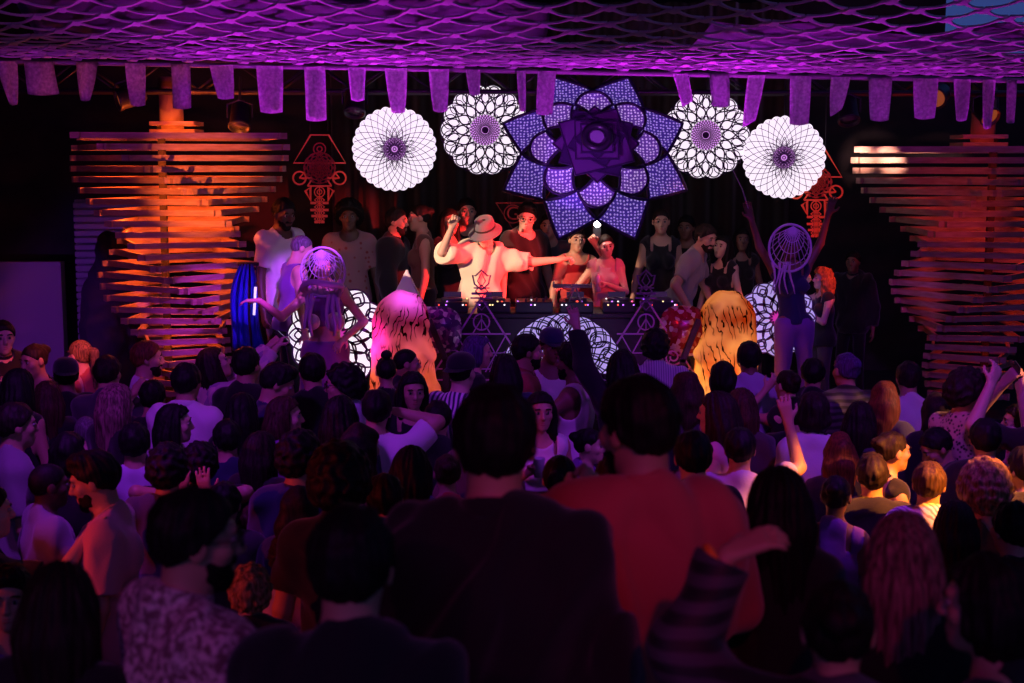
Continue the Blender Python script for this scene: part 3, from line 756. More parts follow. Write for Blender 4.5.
# dark trusses, lamps behind the strips
def truss(name, a, b, label, w=.26):
    bm = bmesh.new(); a = Vector(a); b = Vector(b)
    for dy in (-w / 2, w / 2):
        for dz in (-w / 2, w / 2): tube(bm, [a + Vector((0, dy, dz)), b + Vector((0, dy, dz))], .022, 8)
    n = int((b - a).length / .35)
    for i in range(n):
        p = a.lerp(b, i / n); q = a.lerp(b, (i + 1) / n); s = 1 if i % 2 else -1
        for dy in (-w / 2, w / 2): tube(bm, [p + Vector((0, dy, s * w / 2)), q + Vector((0, dy, -s * w / 2))], .011, 6)
        tube(bm, [p + Vector((0, -w / 2, w / 2)), p + Vector((0, w / 2, w / 2))], .011, 6)
    return tag(build(name, bm, mat('black_steel', (.05, .045, .05), .4, .6), smooth=True), label, 'truss')
truss('lighting_truss', (-8.5, 13.05, 4.0), (8.5, 13.05, 3.96), 'long dark lighting truss behind the gauze strips')
def par_lamp(px, py, Y, label, lit=None, aim=(0, -.6, -1)):
    p = at(px, py, Y); t = empty('stage_lamp', p, 0, label, 'lamp', 'stage lamps on the truss')
    d = Vector(aim).normalized(); M = Matrix.Translation(d * -.02) @ d.to_track_quat('Z', 'Y').to_matrix().to_4x4()
    bm = bmesh.new(); lathe(bm, [(.05, -.14), (.085, -.1), (.09, .08), (.1, .1), (.1, .12), (.088, .12), (.08, .09)], 18, M); build('housing', bm, mat('lamp_black', (.03, .027, .03), .4, .3), t, True)
    bm = bmesh.new(); lathe(bm, [(0, .085), (.082, .09), (.082, .093), (0, .1)], 18, M)
    build('lens', bm, mat('lens_' + ('lit' if lit else 'dark'), (.1, .08, .08), .15, emit=lit, estr=.22 if lit else 0), t, True)
    bm = bmesh.new(); top = Vector((0, .0, at(px, py, Y).z * 0 + (3.98 - p.z)))
    tube(bm, [(-.11, 0, 0), (-.11, 0, .12), (0, 0, .16), (.11, 0, .12), (.11, 0, 0)], .009, 6); tube(bm, [(0, 0, .16), (0, 13.05 - Y - .14, max(top.z, .2))], .012, 6); build('yoke', bm, mat('black_steel', (.05, .045, .05), .4, .6), t)
par_lamp(128, 98, 12.85, 'lamp with a glowing orange lens above the first slatted tower', (1, .2, .04), (-1, -.5, -.3))
par_lamp(240, 118, 12.85, 'dark lamp on the truss beside the red lit post')
par_lamp(848, 112, 12.85, 'dark lamp on the truss near the pale planks')
par_lamp(938, 96, 12.85, 'lamp with a glowing amber lens above the second slatted tower', (1, .35, .1), (-.5, -.8, -.3))
par_lamp(355, 104, 12.85, 'dark lamp behind the dahlia lamp by the red totem')
par_lamp(985, 112, 12.85, 'lamp hanging in the dark corner beyond the second tower', (1, .4, .12), (.3, -.8, -.6))

# ------------------------------------------------------------------ twisted towers of stacked plank triangles
wood = ramp_mat('tower_planks', t_noise(7, 5), [(.3, (.34, .2, .12)), (.7, (.52, .36, .25))], .6, 0, .35, (1, 1, 6))
def tower(name, px, Y, mir, label, y0=137, dy=10.55, n=25):
    c = at(px, 300, Y); s = mpp(Y)
    t = empty(name, (c.x, Y, 0), 0, label, 'sculpture')
    Rr = np.interp(np.arange(n), [0, 1, 2, 3, 4, 6, 8, 10, 13, 15, 17, 20, 24], [129, 118, 108, 101, 96, 84, 76, 70, 76, 70, 60, 46, 34])
    if mir < 0: Rr[:8] *= np.linspace(1.2, 1.03, 8)
    for i in range(n):
        z = at(px, y0 + dy * i, Y).z; Ra = Rr[i] * s; th = R(-120 + 9.6 * i)
        bm = bmesh.new()
        vs = [Vector((mir * Ra * math.sin(th + k * math.pi / 2), -Ra * math.cos(th + k * math.pi / 2), z)) for k in range(4)]
        for k in range(4):
            a, b = vs[k], vs[(k + 1) % 4]; d = (b - a).normalized(); e = .06
            bar(bm, a - d * e, b + d * e, .024, .052, Vector((0, 0, 1)))
        build('plank_frame', bm, wood, t)
    bm = bmesh.new(); zt = at(px, y0, Y).z; q = .19
    bx(bm, (-mir * .16, .06, (zt + .1) / 2), (.06, .06, zt + .1))
    build('core_post', bm, mat('core_paint', (.02, .014, .012), .8), t)
    bm = bmesh.new()
    for zz in (.05, .12): 
        for a, b in (((-q, -q), (q, -q)), ((q, -q), (q, q)), ((q, q), (-q, q)), ((-q, q), (-q, -q))): bar(bm, (*a, zt + zz), (*b, zt + zz), .03, .035, Vector((0, 0, 1)))
    build('cap_frame', bm, wood, t)
    bm = bmesh.new(); tube(bm, [(-.07 * mir, .1, zt), (-.07 * mir, .1, 4.0)], .11, 14); build('head_post', bm, mat('post_wood', (.16, .1, .07), .7, bump=(30, .4)), t, True)
    # the sculpture's own lamps, inside the stack
    k = 1.0 if mir > 0 else .16
    for (dx, dyy, z, p) in ((.05, -.25, zt - .34, 46), (-.3, -.2, zt - .8, 13), (.0, -.12, zt - 1.25, 7), (-.1, -.05, zt - 1.9, 4)):
        point('tower_lamp', (c.x + mir * dx, Y + dyy, z), p * k, (1, .13, .018) if mir > 0 else (1, .05, .015))
    spot('tower_floor_lamp', (c.x + mir * .5, Y - 1.9, 1.5), (c.x + mir * .3, Y - .5, zt - .28), 520 if mir > 0 else 50, (1, .17, .025) if mir > 0 else (1, .04, .02), 33, .8, .03)
    point('tower_post_lamp', (c.x + mir * .1, Y - .3, zt + .32), 5 * k, (1, .1, .02))
tower('slatted_tower', 182, 13.2, 1, 'twisting tower of stacked plank frames with orange glow beside the ribbed shutter')
tower('slatted_tower', 972, 13.2, -1, 'twisting tower of stacked planks with three pale top planks beyond the curly haired woman', 150, 10.2)
for px_, py_ in ((862, 157), (893, 160)): spot('plank_light', (2.6, 10.9, 3.3), at(px_, py_, 12.8), 900, (1, .5, .45), 9, 1, .03)
spot('plank_violet_light', (3.2, 10.2, 3.0), at(915, 285, 12.6), 70, (.6, .05, .9), 14, .6, .04)

# ------------------------------------------------------------------ lit mandalas
def ring_pts(r, n=72, a0=0): return [(r * math.cos(a0 + 2 * math.pi * k / n), r * math.sin(a0 + 2 * math.pi * k / n)) for k in range(n)]
def flat_line(bm, pts, w, y, th=.008, cyc=False):
    """raised line of rectangular section drawn in the x-z plane, front at y"""
    N = len(pts); P = [Vector((p[0], p[1])) for p in pts]; rings = []
    for i in range(N):
        t = (P[(i + 1) % N] - P[i - 1]) if cyc else (P[min(i + 1, N - 1)] - P[max(i - 1, 0)])
        if t.length < 1e-9: t = Vector((1, 0))
        t.normalize(); n = Vector((-t.y, t.x)); ww = w[i] if hasattr(w, '__len__') else w
        rings.append([bm.verts.new((P[i].x + n.x * s * ww / 2, yy, P[i].y + n.y * s * ww / 2)) for s, yy in ((-1, y), (1, y), (1, y + th), (-1, y + th))])
    for i in range(N if cyc else N - 1):
        A, B = rings[i], rings[(i + 1) % N]
        for k in range(4): bm.faces.new((A[k], A[(k + 1) % 4], B[(k + 1) % 4], B[k]))
    if not cyc: bm.faces.new(rings[0][::-1]); bm.faces.new(rings[-1])
def disc(bm, pts, y, th):
    a = [bm.verts.new((p[0], y, p[1])) for p in pts]; b = [bm.verts.new((p[0], y + th, p[1])) for p in pts]
    bm.faces.new(a); bm.faces.new(b[::-1])
    for i in range(len(a)): bm.faces.new((a[i], b[i], b[(i + 1) % len(a)], a[(i + 1) % len(a)]))
lat_m = mat('lattice_black', (.03, .012, .035), .6)
lat_p = mat('lattice_plum', (.12, .03, .14), .6)
def glow(name, col, s): return mat(name, (.5, .45, .5), .5, emit=col, estr=s)
glow_w = glow('lamp_diffuser', (1, .87, 1), 1.03)
glow_p = glow('lamp_diffuser_core', (.75, .3, .9), .8)
glow_l = glow('lamp_diffuser_lilac', (.55, .42, 1), .75)
def petal(a, r0, r1, wa, n=14, p=1.0):
    """closed petal outline between radii r0 and r1, half-angle wa"""
    L = []
    for k in range(n + 1):
        s = k / n; r = r0 + (r1 - r0) * s; L.append((r, wa * math.sin(math.pi * s ** p)))
    return [(r * math.cos(a + q), r * math.sin(a + q)) for r, q in L] + [(r * math.cos(a - q), r * math.sin(a - q)) for r, q in L[-2:0:-1]]
def dahlia(px, py, Y, rad, label, tilt=(0, 0), squash=1):
    s = mpp(Y) * rad; t = empty('mandala_lamp', at(px, py, Y), 0, label, 'lamp', 'dahlia mandala lamps'); t.rotation_euler = (R(tilt[0]), 0, R(tilt[1]))
    N = 28; rim = []
    for k in range(N * 6):
        a = 2 * math.pi * k / (N * 6); rim.append((s * (.955 + .045 * abs(math.cos(a * N / 2))) * math.cos(a), s * (.955 + .045 * abs(math.cos(a * N / 2))) * math.sin(a)))
    bm = bmesh.new(); disc(bm, rim, 0, .03); build('diffuser', bm, glow_w, t)
    bm = bmesh.new(); disc(bm, ring_pts(s * .27), -.004, .006); build('diffuser_core', bm, glow_p, t)
    bm = bmesh.new()
    rr = [.1 * (9.6 ** (k / 22)) for k in range(23)]
    for k in range(N):
        for sg in (-1, 1):
            pts = []; ww = []
            for r in rr:
                a = 2 * math.pi * k / N + sg * .62 * math.log(r / .1); pts.append((s * r * math.cos(a), s * r * math.sin(a))); ww.append(s * (.009 + .004 * r))
            flat_line(bm, pts, ww, -.014)
    for k in range(16): flat_line(bm, [(q[0], q[1]) for q in petal(2 * math.pi * k / 16, s * .1, s * .5, .16)], s * .016, -.018, cyc=True)
    for k in range(16): flat_line(bm, petal(2 * math.pi * (k + .5) / 16, s * .08, s * .34, .2), s * .016, -.018, cyc=True)
    for r in (.035, .085, .12): flat_line(bm, ring_pts(s * r, 40), s * .02, -.02, cyc=True)
    build('lattice', bm, lat_p, t)
    bm = bmesh.new()
    tube(bm, [(0, .05, s * .5), (0, 13.05 - Y, 3.95 - t.location.z)], .006, 5); build('hanging_cord', bm, BLACK, t)
def rosette(px, py, Y, rad, label, tilt=(0, 0)):
    s = mpp(Y) * rad; t = empty('mandala_lamp', at(px, py, Y), 0, label, 'lamp', 'rosette mandala lamps'); t.rotation_euler = (R(tilt[0]), 0, R(tilt[1]))
    N = 14; rim = []
    for k in range(N * 14):
        a = 2 * math.pi * k / (N * 14); q = .9 + .09 * abs(math.cos(a * N / 2)) ** .6; rim.append((s * q * math.cos(a), s * q * math.sin(a)))
    bm = bmesh.new(); disc(bm, rim, 0, .03); build('diffuser', bm, glow_w, t)
    bm = bmesh.new(); disc(bm, ring_pts(s * .33), -.004, .006); build('diffuser_core', bm, glow_p, t)
    bm = bmesh.new(); w = s * .03
    disc(bm, ring_pts(s * .075, 32), -.02, .01)
    rr = [.09 * (4.7 ** (k / 14)) for k in range(15)]
    for k in range(N * 2):
        for sg in (-1, 1):
            pts = [(s * r * math.cos(math.pi * k / N + sg * .72 * math.log(r / .09)), s * r * math.sin(math.pi * k / N + sg * .72 * math.log(r / .09))) for r in rr]
            flat_line(bm, pts, [s * (.008 + .022 * r) for r in rr], -.014)
    for k in range(N):
        a = 2 * math.pi * k / N
        flat_line(bm, petal(a, s * .36, s * .66, .2, p=.85), w, -.018, cyc=True)
        a2 = a + math.pi / N
        flat_line(bm, petal(a2, s * .5, s * .86, .115), w * .8, -.018, cyc=True)
        flat_line(bm, petal(a2, s * .58, s * .99, .2), w * .7, -.016, cyc=True)
        flat_line(bm, [(s * (.84 * math.cos(a) + .12 * math.cos(b)), s * (.84 * math.sin(a) + .12 * math.sin(b))) for b in np.linspace(0, 6.2832, 25)[:-1]], w * .9, -.018, cyc=True)
        for sg in (-1, 1): flat_line(bm, [(s * .66 * math.cos(a), s * .66 * math.sin(a)), (s * .76 * math.cos(a + sg * .1), s * .76 * math.sin(a + sg * .1)), (s * .9 * math.cos(a + sg * .19), s * .9 * math.sin(a + sg * .19))], w, -.018)
    flat_line(bm, rim, w * .8, -.018, cyc=True)
    build('lattice', bm, lat_m, t)
    bm = bmesh.new(); tube(bm, [(0, .05, s * .5), (0, 13.05 - Y, 3.95 - t.location.z)], .006, 5); build('hanging_cord', bm, BLACK, t)
dahlia(394.5, 149, 12.9, 42, 'white dahlia mandala lamp hanging above the couple by the DJ', (4, 6))
dahlia(784, 157.5, 12.9, 41, 'white dahlia mandala lamp hanging above the performer with raised arms', (4, -8))
rosette(485, 130, 13.1, 45, 'white rosette mandala lamp above the DJ hat partly behind star petals', (4, 8))
rosette(706, 135, 13.1, 44, 'white rosette mandala lamp over the woman in a black tank top', (4, -14))

# star of perforated petals
def perf(name, c0, c1, es):
    m = bpy.data.materials.new(name); m.use_nodes = True; n, l = nt(m); b = n['Principled BSDF']
    t = n.new('ShaderNodeTexCoord'); v = n.new('ShaderNodeTexVoronoi'); v.inputs['Scale'].default_value = 34; v.inputs['Randomness'].default_value = .4
    v.voronoi_dimensions = '2D'; sx_ = n.new('ShaderNodeSeparateXYZ'); cx_ = n.new('ShaderNodeCombineXYZ'); l.new(t.outputs['Object'], sx_.inputs[0]); l.new(sx_.outputs[0], cx_.inputs[0]); l.new(sx_.outputs[2], cx_.inputs[1]); l.new(cx_.outputs[0], v.inputs['Vector']); r = n.new('ShaderNodeValToRGB'); e = r.color_ramp.elements
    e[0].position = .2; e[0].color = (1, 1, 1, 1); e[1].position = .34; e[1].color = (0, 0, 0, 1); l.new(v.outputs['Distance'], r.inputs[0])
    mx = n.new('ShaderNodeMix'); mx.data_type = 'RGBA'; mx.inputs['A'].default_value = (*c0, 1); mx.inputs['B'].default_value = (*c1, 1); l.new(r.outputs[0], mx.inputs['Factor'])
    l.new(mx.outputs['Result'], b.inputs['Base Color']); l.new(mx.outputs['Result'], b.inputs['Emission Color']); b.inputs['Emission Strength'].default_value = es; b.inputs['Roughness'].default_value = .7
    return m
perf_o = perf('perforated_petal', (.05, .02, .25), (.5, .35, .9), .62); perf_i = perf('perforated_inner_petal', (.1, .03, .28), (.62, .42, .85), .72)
st = empty('star_mandala', at(595, 151, 12.5), 0, 'big violet star of perforated petals hanging over the DJ booth', 'hanging decoration')
st.rotation_euler = (R(-28), 0, R(1)); s = mpp(12.5) * 98
def kite(a, tip, side, sa, inner, conc, y0, y1, m, name, edge, em, ew):
    def pol(r, q): return (r * math.sin(a + q), r * math.cos(a + q))
    out = []
    for (r0, q0), (r1, q1), c in (((inner, 0), (side, sa), 0), ((side, sa), (tip, 0), conc), ((tip, 0), (side, -sa), conc), ((side, -sa), (inner, 0), 0)):
        for k in range(8):
            f = k / 8; r = r0 + (r1 - r0) * f - c * math.sin(math.pi * f); out.append(pol(r, q0 + (q1 - q0) * f))
    cx = sum(p[0] for p in out) / len(out); cz = sum(p[1] for p in out) / len(out)
    def Y_(p): return y0 + (y1 - y0) * (math.hypot(*p) - inner) / (tip - inner)
    bm = bmesh.new(); vc = [bm.verts.new((cx * s, (Y_((cx, cz)) + .05) * s, cz * s))]; vo = [bm.verts.new((p[0] * s, Y_(p) * s, p[1] * s)) for p in out]
    for i in range(len(vo)): bm.faces.new((vc[0], vo[i], vo[(i + 1) % len(vo)]))
    bmesh.ops.subdivide_edges(bm, edges=bm.edges[:], cuts=1)
    bmesh.ops.solidify(bm, geom=bm.faces[:], thickness=.012)
    o = build(name, bm, m, st)
    bm = bmesh.new(); tube(bm, [(p[0] * s, Y_(p) * s, p[1] * s) for p in out], ew, 6, True); build('petal_frame', bm, em, o, True)
frame_m = mat('petal_frame', (.03, .015, .06), .5)
for k in range(8):
    kite(R(22.5 + 45 * k), 1.0, .74, R(22.3), .47, .025, -.02, .12, perf_o, 'outer_petal', 0, frame_m, .016)
for k in range(8):
    kite(R(45 * k), .66, .53, R(21), .3, -.035, -.1, -.05, perf_i, 'inner_petal', 0, frame_m, .014)
sm = mat('star_plate', (.14, .05, .2), .5); sm3 = mat('star_plate_dark', (.05, .02, .09), .5); sm2 = mat('star_plate_edge', (.04, .015, .07), .5)
for i, (r, a0, y) in enumerate([(.43, 0, -.15), (.43, 30, -.17), (.43, 60, -.19), (.3, 15, -.22), (.3, 45, -.235), (.22, 0, -.25), (.22, 45, -.262)]):
    bm = bmesh.new(); q = [(r * s * math.cos(R(a0 + 90 * k)), r * s * math.sin(R(a0 + 90 * k))) for k in range(4)]
    disc(bm, q, y * s, .012); o = build('star_plate', bm, (sm, sm3)[i % 2], st)
    bm = bmesh.new(); flat_line(bm, q + q[:1], .018, y * s - .006, .014); build('plate_edge', bm, sm2, o)
bm = bmesh.new(); tube(bm, [(p[0], -.29 * s, p[1]) for p in ring_pts(.125 * s, 40)], .032, 10, True); build('centre_ring', bm, mat('ring_black', (.02, .012, .03), .35), st, True)
bm = bmesh.new(); disc(bm, ring_pts(.07 * s, 32), -.3 * s, .02); build('centre_disc', bm, mat('ring_disc', (.3, .22, .4), .5), st)
bm = bmesh.new()
for sx in (-1, 1): tube(bm, [(sx * .5 * s, .1, .8 * s), (sx * .45 * s, .62, .8 * s + .12)], .008, 6)
build('hanging_cord', bm, BLACK, st)
spot('star_light', (-.4, 9.9, 2.1), at(595, 150, 12.6), 320, (.5, .12, 1), 16, .5, .03)

# lotus light panels behind the two costumed performers and below the booth
def lotus_panel(px, py, Y, rad, label, N=12, half=False, gm=None, w=.035):
    s = mpp(Y) * rad; t = empty('lotus_lamp', at(px, py, Y), 0, label, 'lamp', None)
    a0, a1 = (0, math.pi) if half else (0, 2 * math.pi)
    M = N * 12; rim = []
    for k in range(M + (1 if half else 0)):
        a = a0 + (a1 - a0) * k / M; q = .92 + .08 * abs(math.cos(a * N / 2)) if not half else .985 + .015 * abs(math.cos(a * N / 2)); rim.append((s * q * math.cos(a), s * q * math.sin(a)))
    bm = bmesh.new(); disc(bm, rim, 0, .03); build('diffuser', bm, gm or glow_w, t)
    bm = bmesh.new(); keep = (lambda a: -.001 <= (a % (2 * math.pi)) <= math.pi + .001) if half else (lambda a: True)
    for r0, r1, wa, off in ((.55, .985, .24, .25), (.55, .985, .24, .75), (.62, .97, .17, 0)) * bool(half) + ((.62, .97, .17, 0), (.45, .9, .2, .5), (.3, .66, .26, 0), (.12, .5, .3, .5), (.7, .86, .1, 0)):
        for k in range(N):
            a = 2 * math.pi * (k + off) / N
            if not keep(a): continue
            flat_line(bm, petal(a, s * r0, s * r1, wa), s * w, -.014, cyc=True)
    flat_line(bm, rim, s * w, -.016, cyc=not half)
    if half: flat_line(bm, [rim[0], rim[-1]], s * w, -.016)
    build('lattice', bm, lat_p if not half else lat_m, t)
    if not half:
        bm = bmesh.new(); disc(bm, ring_pts(s * .2), -.008, .006); build('flower_core', bm, mat('flower_core', (.4, .02, .3), .5, emit=(.9, .05, .6), estr=.6), t)
    bm = bmesh.new(); zf = .62 - at(px, py, Y).z
    for sx in (-.4, .4): bar(bm, (sx * s, .05, 0), (sx * s, .05, zf), .03)
    build('stand', bm, BLACK, t)
lotus_panel(338, 335, 12.5, 51, 'white and pink lotus lamp panel behind the performer in the hoop headdress')
lotus_panel(777, 318, 12.72, 39, 'white lotus lamp panel behind the performer with raised arms', gm=glow_l)
lotus_panel(563, 374, 12.2, 62, 'half round lotus lamp in front of the DJ booth', 16, True, glow_l, .02)
# ------------------------------------------------------------------ line-drawn signs
def lineart(name, base, Y, parts, label, cat, group=None, stand=None):
    """parts: list of (part name, material, list of (points in pixels, width px, cyclic), front offset)"""
    o0 = at(*base, Y); t = empty(name, o0, 0, label, cat, group)
    def loc(p): q = at(p[0], p[1], Y) - o0; return (q.x, q.z)
    for nm, m, lines, fr in parts:
        bm = bmesh.new()
        for pts, w, cyc in lines: flat_line(bm, [loc(p) for p in pts], w * mpp(Y), fr, .012, cyc)
        build(nm, bm, m, t)
    return t
def circ(cx, cy, r, n=28): return [(cx + r * math.cos(2 * math.pi * k / n), cy + r * math.sin(2 * math.pi * k / n)) for k in range(n)]
def tri(cx, cy, r, up=1): return [(cx + r * math.cos(-math.pi / 2 * up + k * 2.0944), cy + r * math.sin(-math.pi / 2 * up + k * 2.0944)) for k in range(3)]
def spiral(cx, cy, r, turns=1.6, n=30): return [(cx + r * (1 - .75 * k / n) * math.cos(turns * 6.283 * k / n), cy + r * (1 - .75 * k / n) * math.sin(turns * 6.283 * k / n)) for k in range(n)]
line_p = mat('violet_line', (.42, .16, .5), .6); line_d = mat('violet_line_dark', (.2, .08, .26), .6)
def pyramid(cx, label):
    X = lambda x: cx + x
    big = [([(X(0), 298), (X(-52), 380)], 1.7, False), ([(X(0), 298), (X(52), 380)], 1.7, False), ([(X(-29), 334), (X(29), 334)], 1.5, False), ([(X(-46), 369), (X(46), 369)], 1.3, False), ([(X(-60), 380), (X(60), 380)], 1.6, False)]
    inner = [(circ(X(0), 322, 8), 1.4, True), ([(X(0), 319), (X(-9), 334)], 1.2, False), ([(X(0), 319), (X(9), 334)], 1.2, False), ([(X(0), 314), (X(0), 330)], .9, False)]
    for sx in (-1, 1):
        inner += [([(X(sx * 4), 336), (X(sx * 24), 372)], 1.1, False), ([(X(sx * 24), 336), (X(sx * 4), 372)], 1.1, False), ([(X(sx * 3), 353), (X(sx * 26), 353)], 1, False)]
        for k in range(4): inner.append(([(X(sx * (8 + 4 * k)), 372), (X(sx * (12 + 4 * k)), 360)], .8, False))
    sp = [(spiral(X(-27), 356, 9), 1.5, False), (spiral(X(27), 357, 9), 1.5, False)]
    tot = [([(X(0), 270), (X(6), 276), (X(9), 275), (X(7), 284), (X(0), 290), (X(-7), 284), (X(-9), 275), (X(-6), 276)], 1.6, True), ([(X(0), 273), (X(4), 281), (X(0), 287), (X(-4), 281)], 1.2, True),
           ([(X(0), 285), (X(6), 291), (X(0), 298), (X(-6), 291)], 1.5, True), ([(X(-10), 293.5), (X(10), 293.5)], 2.2, False), ([(X(-8), 288), (X(8), 288)], 1.2, False), ([(X(0), 299), (X(6), 304), (X(0), 310), (X(-6), 304)], 1.2, True), ([(X(-11), 298), (X(11), 298)], 1.5, False), ([(X(-7), 302), (X(7), 302)], 1, False)]
    t = lineart('pyramid_sign', (cx, 380), 12.5, [('triangle_frame', line_p, big, 0), ('inner_drawing', line_p, inner, -.004), ('spiral', line_p, sp[:1], -.006), ('spiral', line_p, sp[1:], -.006), ('lotus_totem', line_d, tot, -.008)], label, 'sign', 'pyramid line signs on the booth')
    bm = bmesh.new()
    for sx in (-1, 1): bar(bm, (sx * .4, .03, .0), (sx * .4, .03, .62 - t.location.z), .03)
    bar(bm, (-.5, .03, 0), (.5, .03, 0), .03); build('stand', bm, BLACK, t)
pyramid(481.5, 'violet line-drawn pyramid sign in front of the DJ in the grey hat')
pyramid(646, 'violet line-drawn pyramid sign beside the red glitter panel')

tot_m = mat('totem_red', (.75, .12, .05), .5, emit=(1, .06, .03), estr=.12)  # faint glow put into the red; the spotlit lines are no lamp
tot_s = mat('totem_plate', (.6, .05, .03), .5)
def hanging_totem(cx, cy, label, k=1.0):
    X = lambda x, y: (cx + x * k, cy + y * k)
    fr = [([X(-26, -15), X(-9, -43), X(9, -43), X(26, -15)], 1.6, True)]
    yan = [(circ(cx, cy - 29 * k, 6 * k), 1, True), (circ(cx, cy - 29 * k, 2.5 * k), 1, True)]
    for r in (16, 13, 10, 7): yan += [(circ(cx, cy - 10 * k, r * k * .95), .8, True), (tri(cx, cy - 10 * k, r * k), .8, True), (tri(cx, cy - 10 * k, r * k, -1), .8, True)]
    for a in range(12): yan.append((circ(cx + 8 * k * math.cos(a * .5236), cy - 10 * k + 8 * k * math.sin(a * .5236), 8 * k, 20), .6, True))
    wh = []
    for sx in (-1, 1): wh += [(circ(cx + sx * 20 * k, cy, 6.4 * k), 1.6, True), ([X(sx * 8, 0), X(sx * 20, 0)], 1.3, False), ([X(sx * 20, 0), X(sx * 15, -6)], 1.2, False), ([X(sx * 20, 0), X(sx * 15, 1)], 1.2, False)]
    tr = [([X(-12, 8), X(12, 8)], 1.6, False), ([X(-12, 8), X(-8, 2)], 1.4, False), ([X(12, 8), X(8, 2)], 1.4, False)]
    body = [([X(-9, 9), X(-14, 13), X(-9, 23)], 2.6, True), ([X(9, 9), X(14, 13), X(9, 23)], 2.6, True), (circ(cx, cy + 14 * k, 5 * k), 1, True), (circ(cx, cy + 14 * k, 2.4 * k), .9, True)]
    for i, y in enumerate((22, 29, 35, 41)):
        w = (9, 9, 8, 5)[i]; body += [([X(-w, y + 3), X(-w * .35, y + 3)], 2.4, False), ([X(w, y + 3), X(w * .35, y + 3)], 2.4, False), ([X(0, y - 4), X(5, y), X(0, y + 4), X(-5, y)], 1.1, True), (circ(cx, cy + y * k, 2 * k, 16), .8, True)]
    body.append(([X(0, 9), X(0, 44)], .9, False))
    t = lineart('hanging_totem', (cx, cy), 13.0, [('triangle_frame', tot_m, fr, 0), ('flower_drawing', tot_s, yan, -.004), ('wheel', tot_m, wh[:4], -.006), ('wheel', tot_m, wh[4:], -.006), ('waist_bar', tot_m, tr, -.006), ('totem_body', tot_m, body, -.008)], label, 'hanging decoration', 'red line-drawn totems')
    bm = bmesh.new(); o = t.location
    for sx in (-1, 1): tube(bm, [(sx * .08, .02, .42 * k), (sx * .08, .05, 3.95 - o.z)], .004, 5)
    build('hanging_cord', bm, BLACK, t)
    spot('totem_light', (o.x + .3, 11.9, o.z - .9), (o.x, 13, o.z - .1), 22, (1, .05, .02), 34, .6, .02)
hanging_totem(319.5, 178, 'red line-drawn totem with two wheels hanging beside the slatted tower')
hanging_totem(816, 192, 'red line-drawn totem half behind the dahlia lamp over the curly haired woman')

# logo on the curtain
lg = mat('logo_red', (.5, .06, .05), .6)
t = lineart('logo_sign', (528, 215), 15.2, [('triangle_line', lg, [([(496, 203), (561, 203), (528, 252)], 1.5, True), ([(508, 172), (549, 172), (546, 176)], 1, False), ([(526, 172), (545, 200), (562, 172)], 1.4, False)], 0), ('letter_ring', lg, [(circ(513, 214, 9), 1, True)], -.004)], 'dim red triangle logo with two letters G on the dark curtain', 'sign')
for (px, py, sz) in ((513, 214, 15), (545, 183, 14)):
    cu = bpy.data.curves.new('letter', 'FONT'); cu.body = 'G'; cu.size = sz * mpp(15.2) * 1.25; cu.extrude = .006; cu.align_x = 'CENTER'; cu.align_y = 'CENTER'
    o = bpy.data.objects.new('letter', cu); C.objects.link(o); me_ = bpy.data.meshes.new_from_object(o); bpy.data.objects.remove(o)
    o = link('letter', me_, lg, t); q = at(px, py, 15.2) - t.location; o.location = (q.x, -.01, q.z); o.rotation_euler = (R(90), 0, 0)
bm = bmesh.new(); tube(bm, [(-.2, .02, .1), (-.2, .12, 4.9 - t.location.z - .05)], .004, 5); tube(bm, [(.2, .02, .1), (.2, .12, 4.9 - t.location.z - .05)], .004, 5); build('hanging_cord', bm, BLACK, t)
spot('logo_light', (.9, 13.2, 3.4), at(530, 205, 15.2), 14, RED, 24, .6, .03)

# ------------------------------------------------------------------ DJ booth
bk = mat('booth_black', (.016, .014, .018), .5)
a, b = at(418, 316, 12.75), at(690, 316, 12.75); zt = at(560, 313, 12.8).z
t = empty('dj_booth', ((a.x + b.x) / 2, 13.05, .9), 0, 'long black DJ booth across the middle of the stage', 'table'); wz = zt - .9; hw = (b.x - a.x) / 2
bm = bmesh.new(); bx(bm, (0, 0, wz - .02), (2 * hw, .62, .04), bev=.006); build('table_top', bm, bk, t)
bm = bmesh.new(); bx(bm, (0, -.29, wz / 2 - .02), (2 * hw - .04, .03, wz - .05), bev=.004); build('front_panel', bm, bk, t)
for sx in (-1, 1):
    bm = bmesh.new(); bx(bm, (sx * (hw - .03), .0, wz / 2 - .02), (.05, .56, wz - .05)); build('side_panel', bm, bk, t)
gear = mat('gear_black', (.03, .03, .034), .35); knob_m = mat('knob', (.12, .1, .11), .3)
def led(c, nm): return mat('led_' + nm, c, .4, emit=c, estr=1.6)
LEDS = [led((1, .75, .3), 'amber'), led((1, .1, .05), 'red'), led((.6, .2, 1), 'violet'), led((.9, .85, .8), 'white')]
